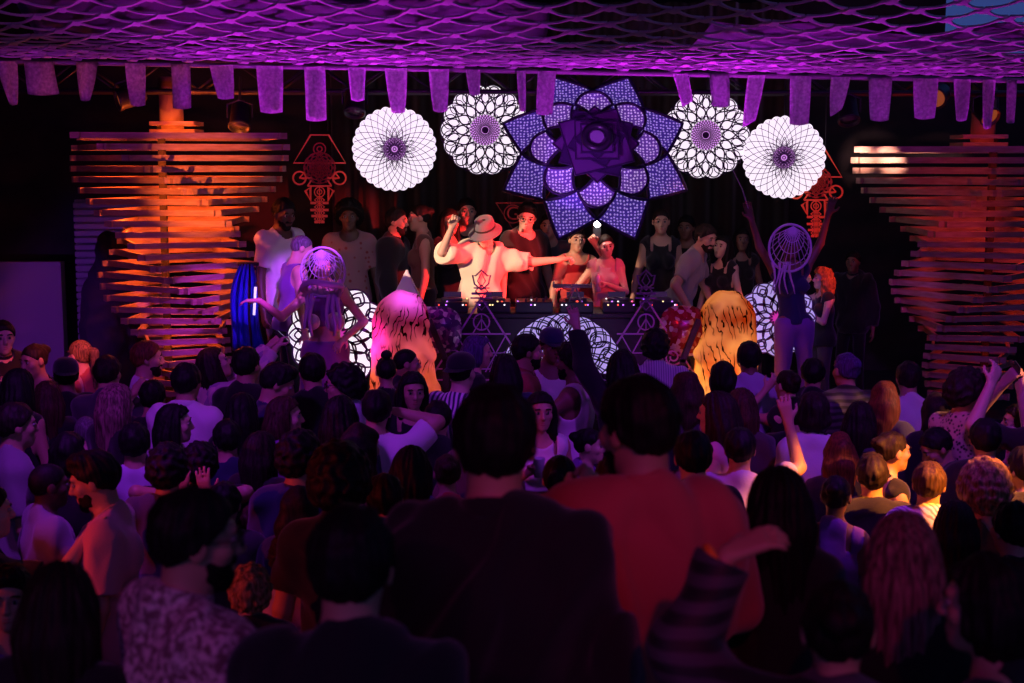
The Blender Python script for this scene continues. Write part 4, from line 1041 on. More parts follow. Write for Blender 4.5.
def deck(px, w, kind, label):
    x = at(px, 310, 12.95).x; t = empty('media_player' if kind == 'deck' else 'mixer', (x, 12.97, zt), 0, label, 'media player' if kind == 'deck' else 'mixer', 'players on the DJ booth' if kind == 'deck' else None)
    bm = bmesh.new(); bx(bm, (0, 0, .05), (w, .36, .1), bev=.008); build('case', bm, gear, t)
    if kind == 'deck':
        bm = bmesh.new(); lathe(bm, [(.1, .1), (.1, .118), (.095, .124), (.05, .124), (.045, .118), (0, .118)], 24, Matrix.Translation((0, -.02, 0))); build('jog_wheel', bm, knob_m, t, True)
        bm = bmesh.new(); bx(bm, (0, .14, .13), (.16, .012, .07), rot=Euler((R(-25), 0, 0)).to_matrix()); build('screen', bm, mat('deck_screen', (.02, .02, .03), .2, emit=(.5, .25, .8), estr=.04), t)
    r = random.Random(int(px))
    for i in range(9):
        bm = bmesh.new(); u, v = r.uniform(-.45, .45) * w, r.uniform(-.16, .1) if kind != 'deck' else r.choice((-.165, .1))
        if kind == 'deck' or i < 4:
            bx(bm, (u, -.182 if i % 2 else v, .075 if i % 2 else .104), (.014, .006, .012)); build('light_button', bm, LEDS[r.randrange(4)], t)
        else:
            lathe(bm, [(.011, .1), (.011, .125), (.008, .13), (0, .13)], 10, Matrix.Translation((u, v, 0))); build('knob', bm, knob_m, t, True)
deck(452, .3, 'deck', 'media player at the booth end by the violet glitter panel')
deck(494, .3, 'deck', 'media player under the DJ white shirt')
deck(534, .34, 'mixer', 'black mixer in the middle of the DJ booth')
deck(576, .3, 'deck', 'media player under the folding laptop stand')
deck(618, .3, 'deck', 'media player in front of the woman holding a can')
deck(660, .32, 'deck', 'media player at the booth end by the couple')
# folding stand on the booth
c = at(572, 286, 12.9); t = empty('laptop_stand', (c.x, 12.9, zt + .1), 0, 'thin red lit folding laptop stand standing on the booth', 'stand'); hh = c.z - zt - .1
red_steel = mat('stand_steel', (.4, .3, .3), .35, .6)
bm = bmesh.new()
for y in (-.1, .1): tube(bm, [(-.17, y, hh), (.17, y, hh)], .01, 8)
for x in (-.17, 0, .17): tube(bm, [(x, -.11, hh), (x, .11, hh)], .008, 8)
build('tray', bm, red_steel, t, True)
for x0, x1 in ((-.03, .02), (.08, .03)):
    for y in (-.1, .1):
        bm = bmesh.new(); tube(bm, [(x1, y, hh), (x0, y * 1.1, 0)], .007, 8); build('leg', bm, red_steel, t, True)
bm = bmesh.new(); tube(bm, [(-.17, -.1, hh), (-.17, -.1, hh + .05)], .008, 6); tube(bm, [(.17, -.1, hh), (.17, -.1, hh + .04)], .008, 6); build('stop_lip', bm, red_steel, t)

# glitter panels at the booth ends
def glitter(name, px, py, rx, ry, Y, c0, c1, label):
    m = ramp_mat(name + '_sequins', t_vor(26, 'Color'), [(.45, c0), (.62, c1), (.8, (.9, .8, .9))], .25, 0, .8, metal=.3)  # palest cells paint sparkle into the sequin colour
    t = empty('glitter_panel', at(px, py, Y), 0, label, 'panel', 'glitter panels of the booth')
    bm = bmesh.new(); N, M_ = 24, 8; s = mpp(Y); rows_ = []
    for j in range(M_ + 1):
        rr = max(j / M_, .001); rows_.append([bm.verts.new((rx * s * rr * math.copysign(abs(math.cos(a)) ** .7, math.cos(a)), -.1 * (1 - rr * rr), ry * s * rr * math.copysign(abs(math.sin(a)) ** .7, math.sin(a)))) for a in np.linspace(0, 2 * math.pi, N + 1)[:-1]])
    for A, B_ in zip(rows_, rows_[1:]):
        for k in range(N): bm.faces.new((A[k], A[(k + 1) % N], B_[(k + 1) % N], B_[k]))
    bmesh.ops.solidify(bm, geom=bm.faces[:], thickness=.01); build('sequin_cloth', bm, m, t, True)
    bm = bmesh.new(); zf = .62 - t.location.z; bar(bm, (-.1, .06, 0), (-.1, .06, zf), .04); bar(bm, (.1, .06, 0), (.1, .06, zf), .04); build('stand', bm, BLACK, t)
glitter('violet', 436, 330, 26, 24, 12.45, (.12, .02, .2), (.5, .12, .5), 'violet sequin panel between the hooded lantern and the pyramid sign')
glitter('red', 683, 331, 24, 26, 12.55, (.35, .015, .03), (.6, .05, .1), 'red sequin panel between the pyramid sign and the orange lantern')
spot('glitter_light', (.9, 10.9, 2.6), at(685, 330, 12.5), 26, (1, .03, .08), 18, .6, .03)
spot('glitter_light_violet', (-1.4, 10.9, 2.9), at(436, 330, 12.45), 40, (.8, .05, .9), 14, .6, .03)

# hooded lanterns: paper shells around a lamp
def lantern(name, px, mir, Y, label, c_hi, c_lo, lamp, lamps):
    s = mpp(Y); o = at(px, 345, Y); base = .62
    t = empty(name, (o.x, Y, base), 0, label, 'lantern', None)
    def P(x, y, dy=0): q = at(px + x, y, Y); return V3((q.x - o.x) * 1, dy, q.z - base)
    def Q(x): return mir * x
    pr = [ell(P(Q(3), 318), (27 * s, .24, 28 * s), None, .1), ell(P(Q(1), 372), (31 * s, .26, 48 * s), None, .1), ell(P(Q(18), 345), (14 * s, .2, 34 * s), None, .1),
          cap(P(Q(-10), 325, -.14), P(Q(-26), 352, -.16), .085, .06, .06), cap(P(Q(-4), 340, -.12), P(Q(-20), 400, -.1), .12, .14, .08), cap(P(Q(12), 340, -.1), P(Q(16), 405, -.1), .11, .14, .08),
          cap(P(Q(-14), 306, -.16), P(Q(-22), 322, -.17), .05, .03, .05), cap(P(0, 400), P(0, 432), .3, .32, .1)]
    m = bpy.data.materials.new(name + '_paper'); m.use_nodes = True; n, l = nt(m); n.remove(n['Principled BSDF']); out = n['Material Output']
    tc = n.new('ShaderNodeTexCoord'); no = n.new('ShaderNodeTexNoise'); no.inputs['Scale'].default_value = 3.2; no.inputs['Detail'].default_value = 2; l.new(tc.outputs['Object'], no.inputs['Vector'])
    mp = n.new('ShaderNodeMapping'); mp.inputs['Scale'].default_value = (1, .5, .45); mp.inputs['Rotation'].default_value = (0, R(28 * mir), 0); l.new(tc.outputs['Object'], mp.inputs['Vector'])
    wv = n.new('ShaderNodeTexWave'); wv.inputs['Scale'].default_value = 6.5; wv.inputs['Distortion'].default_value = 14; wv.inputs['Detail'].default_value = 2.5; wv.inputs['Detail Scale'].default_value = 1.6; l.new(mp.outputs[0], wv.inputs['Vector'])
    r1 = n.new('ShaderNodeValToRGB'); e = r1.color_ramp.elements; e[0].position = .05; e[0].color = (.02, .006, .004, 1); e[1].position = .17; e[1].color = (1, 1, 1, 1); l.new(wv.outputs['Fac'], r1.inputs[0])
    r3 = n.new('ShaderNodeValToRGB'); e = r3.color_ramp.elements; e[0].position = .5; e[0].color = (1, 1, 1, 1); e[1].position = .56; e[1].color = (0, 0, 0, 1); l.new(no.outputs[0], r3.inputs[0])
    mxm = n.new('ShaderNodeMix'); mxm.data_type = 'RGBA'; mxm.inputs['A'].default_value = (1, 1, 1, 1); l.new(r3.outputs[0], mxm.inputs['Factor']); l.new(r1.outputs[0], mxm.inputs['B'])
    r2 = n.new('ShaderNodeValToRGB'); e = r2.color_ramp.elements; e[0].position = .38; e[0].color = (*c_lo, 1); e[1].position = .62; e[1].color = (*c_hi, 1); l.new(no.outputs[0], r2.inputs[0])
    mu = n.new('ShaderNodeMix'); mu.data_type = 'RGBA'; mu.blend_type = 'MULTIPLY'; mu.inputs['Factor'].default_value = 1; l.new(r2.outputs[0], mu.inputs['A']); l.new(mxm.outputs['Result'], mu.inputs['B'])
    d = n.new('ShaderNodeBsdfDiffuse'); tr = n.new('ShaderNodeBsdfTranslucent'); mx = n.new('ShaderNodeMixShader'); mx.inputs[0].default_value = .6
    for q in (d, tr): l.new(mu.outputs['Result'], q.inputs['Color'])
    l.new(d.outputs[0], mx.inputs[1]); l.new(tr.outputs[0], mx.inputs[2]); l.new(mx.outputs[0], out.inputs['Surface'])
    r = np.random.RandomState(3); ph = r.uniform(0, 6, 4)
    surf('paper_shell', pr, .016, m, t, mods=[lambda P_: .008 * np.sin(38 * P_[0] + 3 * np.sin(9 * P_[2] + ph[0])) * np.sin(13 * P_[2] + ph[1])], cuts=[lambda P_: .01 - P_[2]])
    bm = bmesh.new(); bar(bm, P(Q(-24), 322, .1), P(Q(-40), 362, .1), .05); bar(bm, P(Q(-40), 362, .1), P(Q(-40), 362, .1) * V3(1, 1, 0), .05); build('side_strut', bm, BLACK, t)
    for (x, y, dy, p) in lamps:
        q = at(px + Q(x), y, Y); point('lantern_lamp', (q.x, Y + dy, q.z), p, lamp, .05)
lantern('hooded_lantern', 724, 1, 12.15, 'orange glowing hooded lantern with dark claw marks before the crowd', (.95, .75, .4), (.5, .1, .02), (1, .45, .1), [(2, 385, 0, 9), (2, 345, .05, 1.0), (4, 318, .03, .7)])
lantern('hooded_lantern', 405, -1, 12.0, 'pink and orange hooded lantern beside the performer in the hoop headdress', (.95, .7, .6), (.35, .1, .13), (1, .2, .03), [(-12, 350, -.05, .8), (10, 385, 0, 4)])
spot('lantern_magenta_light', (-2.2, 10.3, 2.4), at(378, 345, 12), 1300, (1, .02, .5), 15, 1, .02)
spot('lantern_violet_light', (-.2, 10.4, 3.4), at(408, 305, 12), 700, (.55, .08, 1), 14, 1, .02)

# small things on and around the stage
t = empty('pyramid_lamp', at(404, 302, 12.9), 0, 'pale pyramid standing at the booth end behind the pink lantern', 'pyramid'); t.location.z = zt
bm = bmesh.new(); hgt = at(404, 268, 12.9).z - zt; vs = [bm.verts.new(p) for p in ((-.17, -.1, 0), (.2, -.13, 0), (.2, .2, 0), (-.17, .2, 0), (.03, .0, hgt))]
bm.faces.new(vs[:4][::-1])
for k in range(4): bm.faces.new((vs[k], vs[(k + 1) % 4], vs[4]))
bmesh.ops.bevel(bm, geom=bm.edges[:], offset=.006, segments=2, affect='EDGES'); build('shell', bm, mat('pale_card', (.6, .5, .55), .7), t)
bm = bmesh.new()
for sx in (-.15, .18):
    for sy in (-.1, .18): bar(bm, (sx, sy, 0), (sx, sy, .9 - zt), .03)
bx(bm, (.015, .04, -.012), (.42, .38, .02)); build('pedestal', bm, BLACK, t)
# blue cloth and tube light on a rail beside the tower
bm = bmesh.new(); N = 20; rows_ = []; s = mpp(12.7)
for j in range(13):
    f = j / 12; zz = at(245, 264 + 86 * f, 12.7).z; w = (7 + 9 * math.sin(min(f * 2.2, 1.57)) + 1.5 * math.sin(7 * f)) * s; cx_ = at(248 - 4 * math.sin(3 * f) , 300, 12.7).x
    rows_.append([bm.verts.new((cx_ + w * (2 * k / N - 1), 12.7 + .05 * math.sin(k * 1.5 + 2 * f) - .02 * math.cos(k * .7), zz)) for k in range(N + 1)])
for A, B_ in zip(rows_, rows_[1:]):
    for k in range(N): bm.faces.new((A[k], A[k + 1], B_[k + 1], B_[k]))
bmesh.ops.solidify(bm, geom=bm.faces[:], thickness=.012)
o = tag(build('blue_cloth', bm, mat('blue_cloth', (.02, .05, .75), .8, sheen=.3), smooth=True), 'bright blue cloth hanging from the rail beside the slatted tower', 'cloth')
spot('blue_light', (-1.8, 10.6, 2.7), at(246, 305, 12.7), 60, (.1, .12, 1), 9, .5, .02)
pa = at(238, 264, 12.73); pb = at(259, 264, 12.73)
t = empty('stage_rail', (pa.x, 12.78, 0), 0, 'black post with a short top bar holding the blue cloth', 'rail'); L = pb.x - pa.x
bm = bmesh.new(); tube(bm, [(0, -.06, pa.z), (L, -.06, pa.z)], .016, 8); build('crossbar', bm, BLACK, t, True)
for x in (L * .5,):
    bm = bmesh.new(); tube(bm, [(x, -.02, 0), (x, -.06, pa.z)], .016, 8); build('post', bm, BLACK, t, True)
a_ = at(255.5, 287, 12.62); b_ = at(254, 315, 12.62)
t = empty('tube_light', a_, 0, 'thin white tube light in front of the blue cloth', 'lamp')
bm = bmesh.new(); tube(bm, [(0, 0, 0), b_ - a_], .012, 8); build('tube', bm, mat('tube_white', (.8, .8, .8), .4, emit=(.85, .75, 1), estr=.9), t, True)
bm = bmesh.new(); bar(bm, (0, .02, -.02), (0, .1, pa.z - a_.z), .012); build('bracket', bm, BLACK, t)
# dark form added in place of a shadow cast on the shutter
t = empty('shadow_form', (at(114, 300, 14.4).x, 14.4, 0), 0, 'tall dark form standing in for a shadow on the ribbed shutter', 'stand')
h0 = at(114, 232, 14.4).z; surf('shadow_body', [ell((0, 0, h0 - .17), (.17, .16, .18), None, .08), ell((0, 0, h0 - .75), (.33, .2, .5), None, .1), cap((0, 0, h0 - 1), (0, 0, .2), .34, .38, .1)], .022, mat('shadow_black', (.015, .013, .02), .9), t, cuts=[lambda P_: .01 - P_[2]], mods=[folds(8, .014)])
# ------------------------------------------------------------------ people on the stage
def sp(px, py, Y, face, label, base=.9, **kw):
    p = at(px, py, Y); kw.setdefault('cell', .01); kw.setdefault('group', None)
    return person(label, head_at=p, base=base, face=face, **kw)
def mounted(o, root):
    """a worn piece modelled in place joins its wearer"""
    o.parent = root; o.matrix_parent_inverse = root.matrix_basis.inverted(); return o
def held_phone(info, s, label, lit=None, off=(0, 0, 0)):
    w, f, n = info['hand'][s]; f = f.normalized(); n = (n - f * n.dot(f)).normalized(); p = w + f * .1 * info['h'] + n * .022 + Vector(off)
    M = Matrix((f.cross(n), n, f)).transposed()
    t = empty('phone', p, 0, label, 'phone'); t.rotation_euler = M.to_euler()
    bm = bmesh.new(); bx(bm, (0, 0, .02), (.074, .009, .15), bev=.003); build('case', bm, mat('phone_case', (.02, .02, .024), .3), t)
    bm = bmesh.new(); bx(bm, (0, -.0055, .02), (.066, .002, .138)); build('screen', bm, mat('phone_screen' + ('_lit' if lit else ''), (.02, .02, .03), .1, emit=lit, estr=.8 if lit else 0), t)
    bm = bmesh.new(); lathe(bm, [(.009, 0), (.009, .004), (.006, .006), (0, .006)], 12, Matrix.Translation((.02, .004, .075)) @ Matrix.Rotation(R(-90), 4, 'X')); build('camera_lens', bm, mat('phone_case', (.02, .02, .024), .3), t, True)
    return t
A_ = lambda tgt, pole, curl: (tgt, pole, curl)
dj = sp(485, 233, 13.62, 172, 'DJ in a grey bucket hat and big white t-shirt, one arm stretched out', hair='short', hc='dark', sk='pale', top='loose', tc='cream', cell=.007,
        hat=('bucket', 'slate'), head=(28, 22, 8), lean=(8, -7), R_=A_((.36, .2, 1.64), (1, .35, -.75), .75), L_=A_((.72, .16, 1.46), (.2, -.2, -1), 1.1), wide=1.06, fold=.03, detail=1)
bm = bmesh.new(); hw_ = dj['root'].matrix_basis
t_ = [hw_ @ (Vector(dj['T']((.075 * math.sin(a), .02 + .085 * math.cos(a), 1.405 - .05 * max(math.cos(a), 0)))) * dj['h']) for a in np.linspace(0, 6.2832, 25)[:-1]]
tube(bm, t_, .006, 6, True); mounted(build('necklace', bm, mat('black_cord', (.02, .02, .02), .5), None, True), dj['root'])
smiler = sp(527, 217, 14.15, 150, 'smiling man in round glasses and dark top behind the DJ', hair='quiff', hc='black', sk='pale', top='tee', tc='black', glasses='y', head=(30, 16, -8), cell=.008)
flash = sp(577, 240, 14.0, 168, 'red lit bare armed man holding up a phone with its flash on', sk='tan', hair='short', hc='dark', top='tank', tc='red', R_='down', L_=A_((.13, .3, 1.57), (.9, .1, -1), .8), cell=.009)
ph = held_phone(flash, -1, 'phone held up with a bright white flash above the DJ booth', (.5, .4, .8))
pf = flash['hand'][-1][0] + Vector((.0, -.07, .2)); fl = empty('flash_lamp', pf, 0)
bm = bmesh.new(); bmesh.ops.create_icosphere(bm, subdivisions=2, radius=.034); o = build('flash', bm, mat('flash_white', (1, 1, 1), .3, emit=(1, .93, .85), estr=14), None, True)
ph.location = pf + Vector((0, .02, -.07)); ph.rotation_euler = (0, 0, R(180)); o.parent = ph; o.location = (0, .03, .085); bpy.data.objects.remove(fl)
point('phone_flash', pf + Vector((0, -.06, .02)), 3, (1, .85, .8), .02)
can = sp(606, 246, 13.75, 186, 'red lit woman in a pale top holding a drink can', sex='f', sk='pale', hair='bun', hc='dark', top='strap', tc='pink', bot='skirt', bc='coral', R_=A_((.42, .2, 1.2), (.6, -.4, -1), .5), L_=A_((.02, .3, 1.24), (.9, -.1, -1), .9), head=(-14, 6, 6), cell=.008)
w, f, n = can['hand'][-1]; t = empty('drink_can', w + f * .1 - n * -.03, 0, 'tall white drink can in the hand of the red lit woman', 'can')
bm = bmesh.new(); lathe(bm, [(0, -.07), (.024, -.07), (.029, -.062), (.029, .08), (.023, .092), (.023, .095), (0, .093)], 20); build('body', bm, mat('can_white', (.75, .7, .7), .25, .4), t, True)
bm = bmesh.new(); bx(bm, (0, -.006, .097), (.012, .02, .002)); build('ring_pull', bm, mat('steel', (.5, .5, .5), .3, .9), t)
sp(661, 222, 14.2, 182, 'tall woman in a black strap top standing still beyond the booth end', sex='f', sk='tan', hair='ponytail', hc='dark', top='strap', tc='black', bc='black', cell=.01)
sp(706, 238, 13.6, 110, 'man in a grey t-shirt leaning over to the dark haired woman beside him', hair='short', hc='dark', sk='tan', top='tee', tc='grey', lean=(24, 0), head=(25, -6, 10), R_=A_((.3, .2, 1.0), (.6, -1, 0), .5), L_=A_((.3, .3, 1.0), (1, -.4, -.3), .5), beard='dark', cell=.009)
sp(722, 247, 13.9, -140, 'woman with long black hair kissed by the man in grey', sex='f', hair='long', hc='black', sk='pale', top='strap', tc='black', head=(0, -6, -8), cell=.009)
perf = sp(790, 246, 12.42, 168, 'dark costumed performer with both arms raised and a net hood', sex='f', hair='bun', hc='black', sk='brown', top='strap', tc='navy', bot='trousers', bc='purple', wide=.9, R_=A_((.38, .02, 1.98), (1, -.1, -.1), .15), L_=A_((.4, .05, 1.92), (1, -.1, -.5), .1), lean=(-4, 4), cell=.008)
def costume_hood(info, px, py, Y, r, cone=True):
    c = at(px, py, Y); rt = info['root']; cm = mat('hoop_wire', (.55, .45, .6), .5)
    bm = bmesh.new(); tube(bm, [c + Vector((r * math.cos(a), 0, r * 1.12 * math.sin(a))) for a in np.linspace(0, 6.2832, 41)[:-1]], .011, 8, True); mounted(build('hoop', bm, cm, None, True), rt)
    bm = bmesh.new(); tip = c + Vector((0, -.12, r * 1.05))
    for a in np.linspace(R(150), R(390), 15): tube(bm, [tip, c + Vector((r * math.cos(a), 0, r * 1.12 * math.sin(a)))], .0045, 5)
    for q in (.35, .6, .85): tube(bm, [tip.lerp(c + Vector((r * math.cos(a), 0, r * 1.12 * math.sin(a))), q) for a in np.linspace(R(150), R(390), 25)], .004, 5)
    mounted(build('hood_net', bm, cm, None, True), rt)
    return c
c = costume_hood(perf, 790, 248, 12.2, .18)
stm = mat('hair_strand', (.5, .42, .48), .7)
for i in range(5):
    bm = bmesh.new(); x0 = 772 + i * 5; tube(bm, [at(x0 + 3 * math.sin(k * .9 + i), 262 + k * 8, 12.2 - .02 * k) for k in range(5)], .013, 7, r2=.004); mounted(build('hanging_strand', bm, stm, None, True), perf['root'])
bm = bmesh.new(); w, f, n = perf['hand'][1]; tube(bm, [w + f * .06, w + f * .17 + Vector((-.04, -.04, .1)), w + f * .2 + Vector((-.14, -.05, .28))], .008, 6, r2=.002)
tag(build('feather_wand', bm, stm, None, True), 'thin pale wand held up in the hand of the costumed performer', 'wand')
sp(822, 279, 12.95, -105, 'woman with long curly copper hair and black top, hand at her mouth', sex='f', hair='curlong', hc='copper', sk='pale', top='dress', tc='black', bc='dgrey', R_='face', L_='chest', head=(8, -4, 0), cell=.009)
sp(284, 214, 13.3, 128, 'tall bearded man in a white t-shirt with a black bag strap', hair='short', hc='black', sk='dark', top='tee', tc='white', bc='black', beard='black', head=(10, 14, 0), cell=.009)
mn = sp(302, 249, 12.75, 60, 'man with shaved head and bare lilac shoulders behind the hoop headdress', hair='buzz', hc='grey', sk='pale', top='tank', tc='purple', bc='black', lean=(8, 0), head=(15, 10, 0), L_='down', R_='down', base=.9, cell=.008)
pr_ = sp(323, 266, 12.25, 186, 'costumed performer in a hoop headdress with cup bodice, one arm stretched aside', base=.62, sex='f', hair='bob', hc='grey', sk='pale', top='crop', tc='purple', bot='skirt', bc='purple', head=(0, 12, 0), L_=A_((.2, .14, 1.04), (.8, -1, 0), .4), R_=A_((.49, .2, 1.34), (.1, -.3, -1), .3), handR=(1, .1, -.02), cell=.008)
c = costume_hood(pr_, 323, 272, 11.98, .185)
bm = bmesh.new(); tube(bm, [at(322, 288, 11.9) + Vector((.165 * math.cos(a), .12 * math.sin(a), .055 * math.sin(a) * -1 + .01 * math.cos(3 * a))) for a in np.linspace(0, 6.2832, 33)[:-1]], .026, 10, True); mounted(build('mouth_ring', bm, mat('padded_ring', (.6, .42, .6), .7), None, True), pr_['root'])
bm = bmesh.new()
for x0 in (305, 340):
    tube(bm, [at(x0, 280, 11.95), at(x0 + 1, 287, 11.92), at(x0 - 1, 296, 11.95)], .02, 8)
mounted(build('headdress_tusk', bm, mat('padded_ring', (.6, .42, .6), .7), None, True), pr_['root'])
for i, x0 in enumerate((306, 311, 328, 334, 339)):
    bm = bmesh.new(); tube(bm, [at(x0 + 1.5 * math.sin(k + i), 294 + k * 7, 11.98 - .01 * k) for k in range(6 + i % 2)], .02, 8, r2=.013); mounted(build('padded_strand', bm, mat('padded_strand', (.5, .35, .55), .8), None, True), pr_['root'])
for x0, y0, rr in ((312, 322, .07), (335, 322, .085)):
    bm = bmesh.new(); bmesh.ops.create_uvsphere(bm, u_segments=20, v_segments=12, radius=rr, matrix=Matrix.Translation(at(x0, y0, 12.05))); mounted(build('bodice_cup', bm, mat('cup_metal', (.6, .5, .6), .3, .5), None, True), pr_['root'])
sp(349, 217, 13.9, 176, 'man in a pale printed t-shirt in the dark behind the hoop headdress', hair='afro', hc='black', sk='dark', top='tee', tc='print', cell=.01)
sp(397, 222, 14.0, 105, 'man in dark clothes with lit cheek facing the smiling woman', hair='short', hc='dark', sk='tan', top='jacket', tc='black', beard='dark', cell=.01)
sp(419, 218, 14.1, -100, 'woman with tied back hair turned to the man in dark clothes', sex='f', hair='bun', hc='black', sk='tan', top='strap', tc='brown', R_='chest', cell=.01)
sp(450, 222, 14.4, 150, 'dim red faced woman behind the raised elbow of the DJ', sex='f', hair='long', hc='dark', sk='tan', top='strap', tc='black', cell=.012)
sp(467, 212, 14.7, 170, 'dim man in the dark just behind the grey bucket hat', hair='short', hc='black', sk='tan', top='tee', tc='black', cell=.012)
sp(549, 226, 14.5, 190, 'dim man in black between the smiling man and the phone flash', hair='short', hc='black', sk='tan', top='tee', tc='dgrey', cell=.012)
sp(686, 228, 14.8, 200, 'dim figure in the dark behind the man in grey', hair='short', hc='black', sk='brown', top='tee', tc='black', cell=.012)
sp(742, 240, 14.6, 180, 'dim woman in the dark beside the raised arm of the performer', sex='f', hair='long', hc='black', sk='brown', top='strap', tc='black', cell=.012)
sp(853, 262, 13.9, -150, 'dim man in black standing behind the curly haired woman', hair='short', hc='black', sk='brown', top='jacket', tc='black', cell=.012)
# ------------------------------------------------------------------ the crowd on the floor
def spot_for(px, py, hs, base=0.0, lo=.88, hi=1.08):
    d = F * .232 / hs; r = ray(px, py)
    z = CAM.z + r.z * d / r.y; hh = min(max((z - base) / 1.62, lo), hi)
    return at_z(px, py, base + hh * 1.62)
def fl(px, py, hs, face, label, base=0.0, lo=.88, hi=1.08, pos=None, **kw):
    kw.setdefault('cell', .0105 if hs < 44 else .009)
    return person(label, head_at=pos or spot_for(px, py, hs, base, lo, hi), base=base, face=face, **kw)
FLOOR = []
def c(*a, **k): FLOOR.append((a, k))
# by the lit wall and the first tower
c(3, 338, 30, 150, 'pale faced man in dark jacket at the crowd edge below the mauve panel', top='jacket', tc='black', sk='pale', R_='drink')
c(34, 361, 33, 205, 'smiling woman with bare orange lit shoulders below the mauve panel', sex='f', hair='bun', hc='dark', sk='tan', top='strap', tc='black', head=(10, 8, 0))
c(80, 356, 31, -60, 'woman with a blonde ponytail glowing orange below the ribbed shutter', sex='f', hair='ponytail', hc='blonde', sk='pale', top='strap', tc='coral')
c(66, 376, 32, -20, 'man in a dark cap in front of the blonde ponytail', hat=('backcap', 'black'), top='tee', tc='black', sk='brown')
c(148, 359, 36, 75, 'bearded man in a white t-shirt before the slatted tower', hair='short', hc='auburn', sk='tan', top='tee', tc='white', beard='dark')
c(215, 364, 34, 62, 'woman in a pale patterned shirt filming the stage with raised hands', sex='f', hair='long', hc='dark', sk='pale', top='shirt', tc='check', head=(10, -22, 0), R_=A_((.08, .4, 1.7), (.8, .2, -1), .8), L_=A_((.06, .42, 1.72), (.9, .2, -1), .8))
c(187, 383, 36, 10, 'man with black hair in a pale lilac shirt in front of the filming woman', hair='short', hc='black', top='shirt', tc='white', sk='tan')
c(47, 398, 33, -30, 'woman with loose brown hair behind the bald man', sex='f', hair='long', hc='brown', top='tee', tc='black')
c(118, 404, 39, 40, 'woman with long streaked blonde hair and dark jacket', sex='f', hair='long', hc='streak', sk='tan', top='jacket', tc='black')
c(153, 398, 34, 5, 'man in black with one fist raised beside the streaked blonde hair', hair='short', hc='black', top='tee', tc='black', L_=A_((.2, .2, 1.62), (1, 0, -1), 1.25))
c(176, 424, 40, 80, 'woman with long dark hair and lace sleeves in profile below the lilac shirt', sex='f', hair='long', hc='black', sk='pale', top='shirt', tc='knit')
c(17, 426, 41, 60, 'man in a plain grey lilac t-shirt at the crowd edge, back turned', hair='short', hc='dark', sk='tan', top='tee', tc='grey', wide=1.1)
c(86, 433, 38, -15, 'man with a shiny shaved head behind the goateed man', hair='buzz', hc='grey', sk='pale', top='tee', tc='dgrey', wide=1.05)
c(94, 481, 50, -95, 'man with a goatee in a pale pink t-shirt looking down in profile', hair='quiff', hc='black', sk='tan', top='tee', tc='pink', head=(0, 14, 0), beard='dark', cell=.007, wide=1.08)
c(50, 486, 46, 60, 'dark skinned man in a grey t-shirt facing the goateed man', hair='buzz', hc='black', sk='dark', top='tee', tc='grey', wide=1.08, R_='drink')
c(103, 541, 44, 20, 'person in a brown straw hat low in the crowd below the pink t-shirt', hat=('straw', 'tan'), hair='short', hc='dark', top='tee', tc='brown', head=(0, -28, 14), lo=.8, cell=.008)
c(-12, 512, 50, 60, 'person at the picture edge stretching an open pink hand forward', hair='short', sk='pale', top='tee', tc='black', R_=A_((.14, .42, 1.48), (.9, 0, -1), .15), cell=.008)
c(10, 598, 62, 170, 'dark haired man turned round to the lens at the lower edge', hair='quiff', hc='black', sk='tan', top='tee', tc='purple', lo=.8, cell=.007)
c(200, 466, 44, 0, 'person with dark curls and lit fingers laced behind the neck', hair='curly', hc='black', sk='tan', top='tee', tc='black', R_=A_((.07, -.15, 1.47), (1, .3, -.2), .1), L_=A_((.07, -.15, 1.47), (1, .3, -.2), .1), handR=(-.1, -.15, 1), handL=(.1, -.15, 1), palmR=(0, 1, .1), palmL=(0, 1, .1))
c(168, 470, 44, 0, 'person with dark curls and arms down behind the man in glasses', hair='curly', hc='black', top='tee', tc='dgrey')
c(243, 412, 41, 15, 'woman with a heavy curtain of black hair below the raised phone', sex='f', hair='long', hc='black', top='tee', tc='black')
c(286, 417, 41, 85, 'woman with long brown hair holding a cup to her chest', sex='f', hair='long', hc='brown', sk='pale', top='tee', tc='purple', R_='drink', L_='chest')
c(278, 384, 38, 70, 'man in a navy t-shirt looking down under the bright magenta leg', hair='quiff', hc='black', sk='tan', top='tee', tc='navy', head=(10, 22, 0), wide=1.08)
c(343, 386, 39, -85, 'man with thick dark curls and glasses in a pale shirt', hair='curly', hc='black', sk='tan', top='shirt', tc='lilac', glasses='y')
c(341, 418, 42, 10, 'woman with straight black hair before the man in curls and glasses', sex='f', hair='long', hc='black', top='tee', tc='navy')
c(377, 411, 38, 5, 'man in a bright white t-shirt with an elbow lifted to his head', hair='short', hc='black', sk='tan', top='tee', tc='white', wide=1.1, R_=A_((.1, .14, 1.6), (1, .1, .1), .5), lean=(0, 4))
c(407, 364, 29, 80, 'man with shaved temples in profile before the pink lantern', hair='buzz', hc='black', sk='tan', top='tee', tc='navy')
c(386, 372, 30, -10, 'woman with a dark topknot before the pink lantern', sex='f', hair='topknot', hc='black', top='strap', tc='black')
c(413, 391, 34, 178, 'dark haired woman facing the lens behind the lifted elbow', sex='f', hair='long', hc='black', sk='tan', top='strap', tc='black', head=(-12, 6, 0))
c(462, 373, 33, 25, 'man in a dark backward cap and striped shirt', hat=('backcap', 'black'), hair='buzz', hc='black', sk='pale', top='tee', tc='stripe', wide=1.05)
c(478, 352, 31, 85, 'woman with violet tinted short hair beside the striped shirt', sex='f', hair='bob', hc='violet', sk='pale', top='tee', tc='black')
c(528, 352, 38, 80, 'bearded man in a rust shirt facing the two men in white tank tops', hair='short', hc='black', sk='tan', top='shirt', tc='rust', beard='black', cell=.0085)
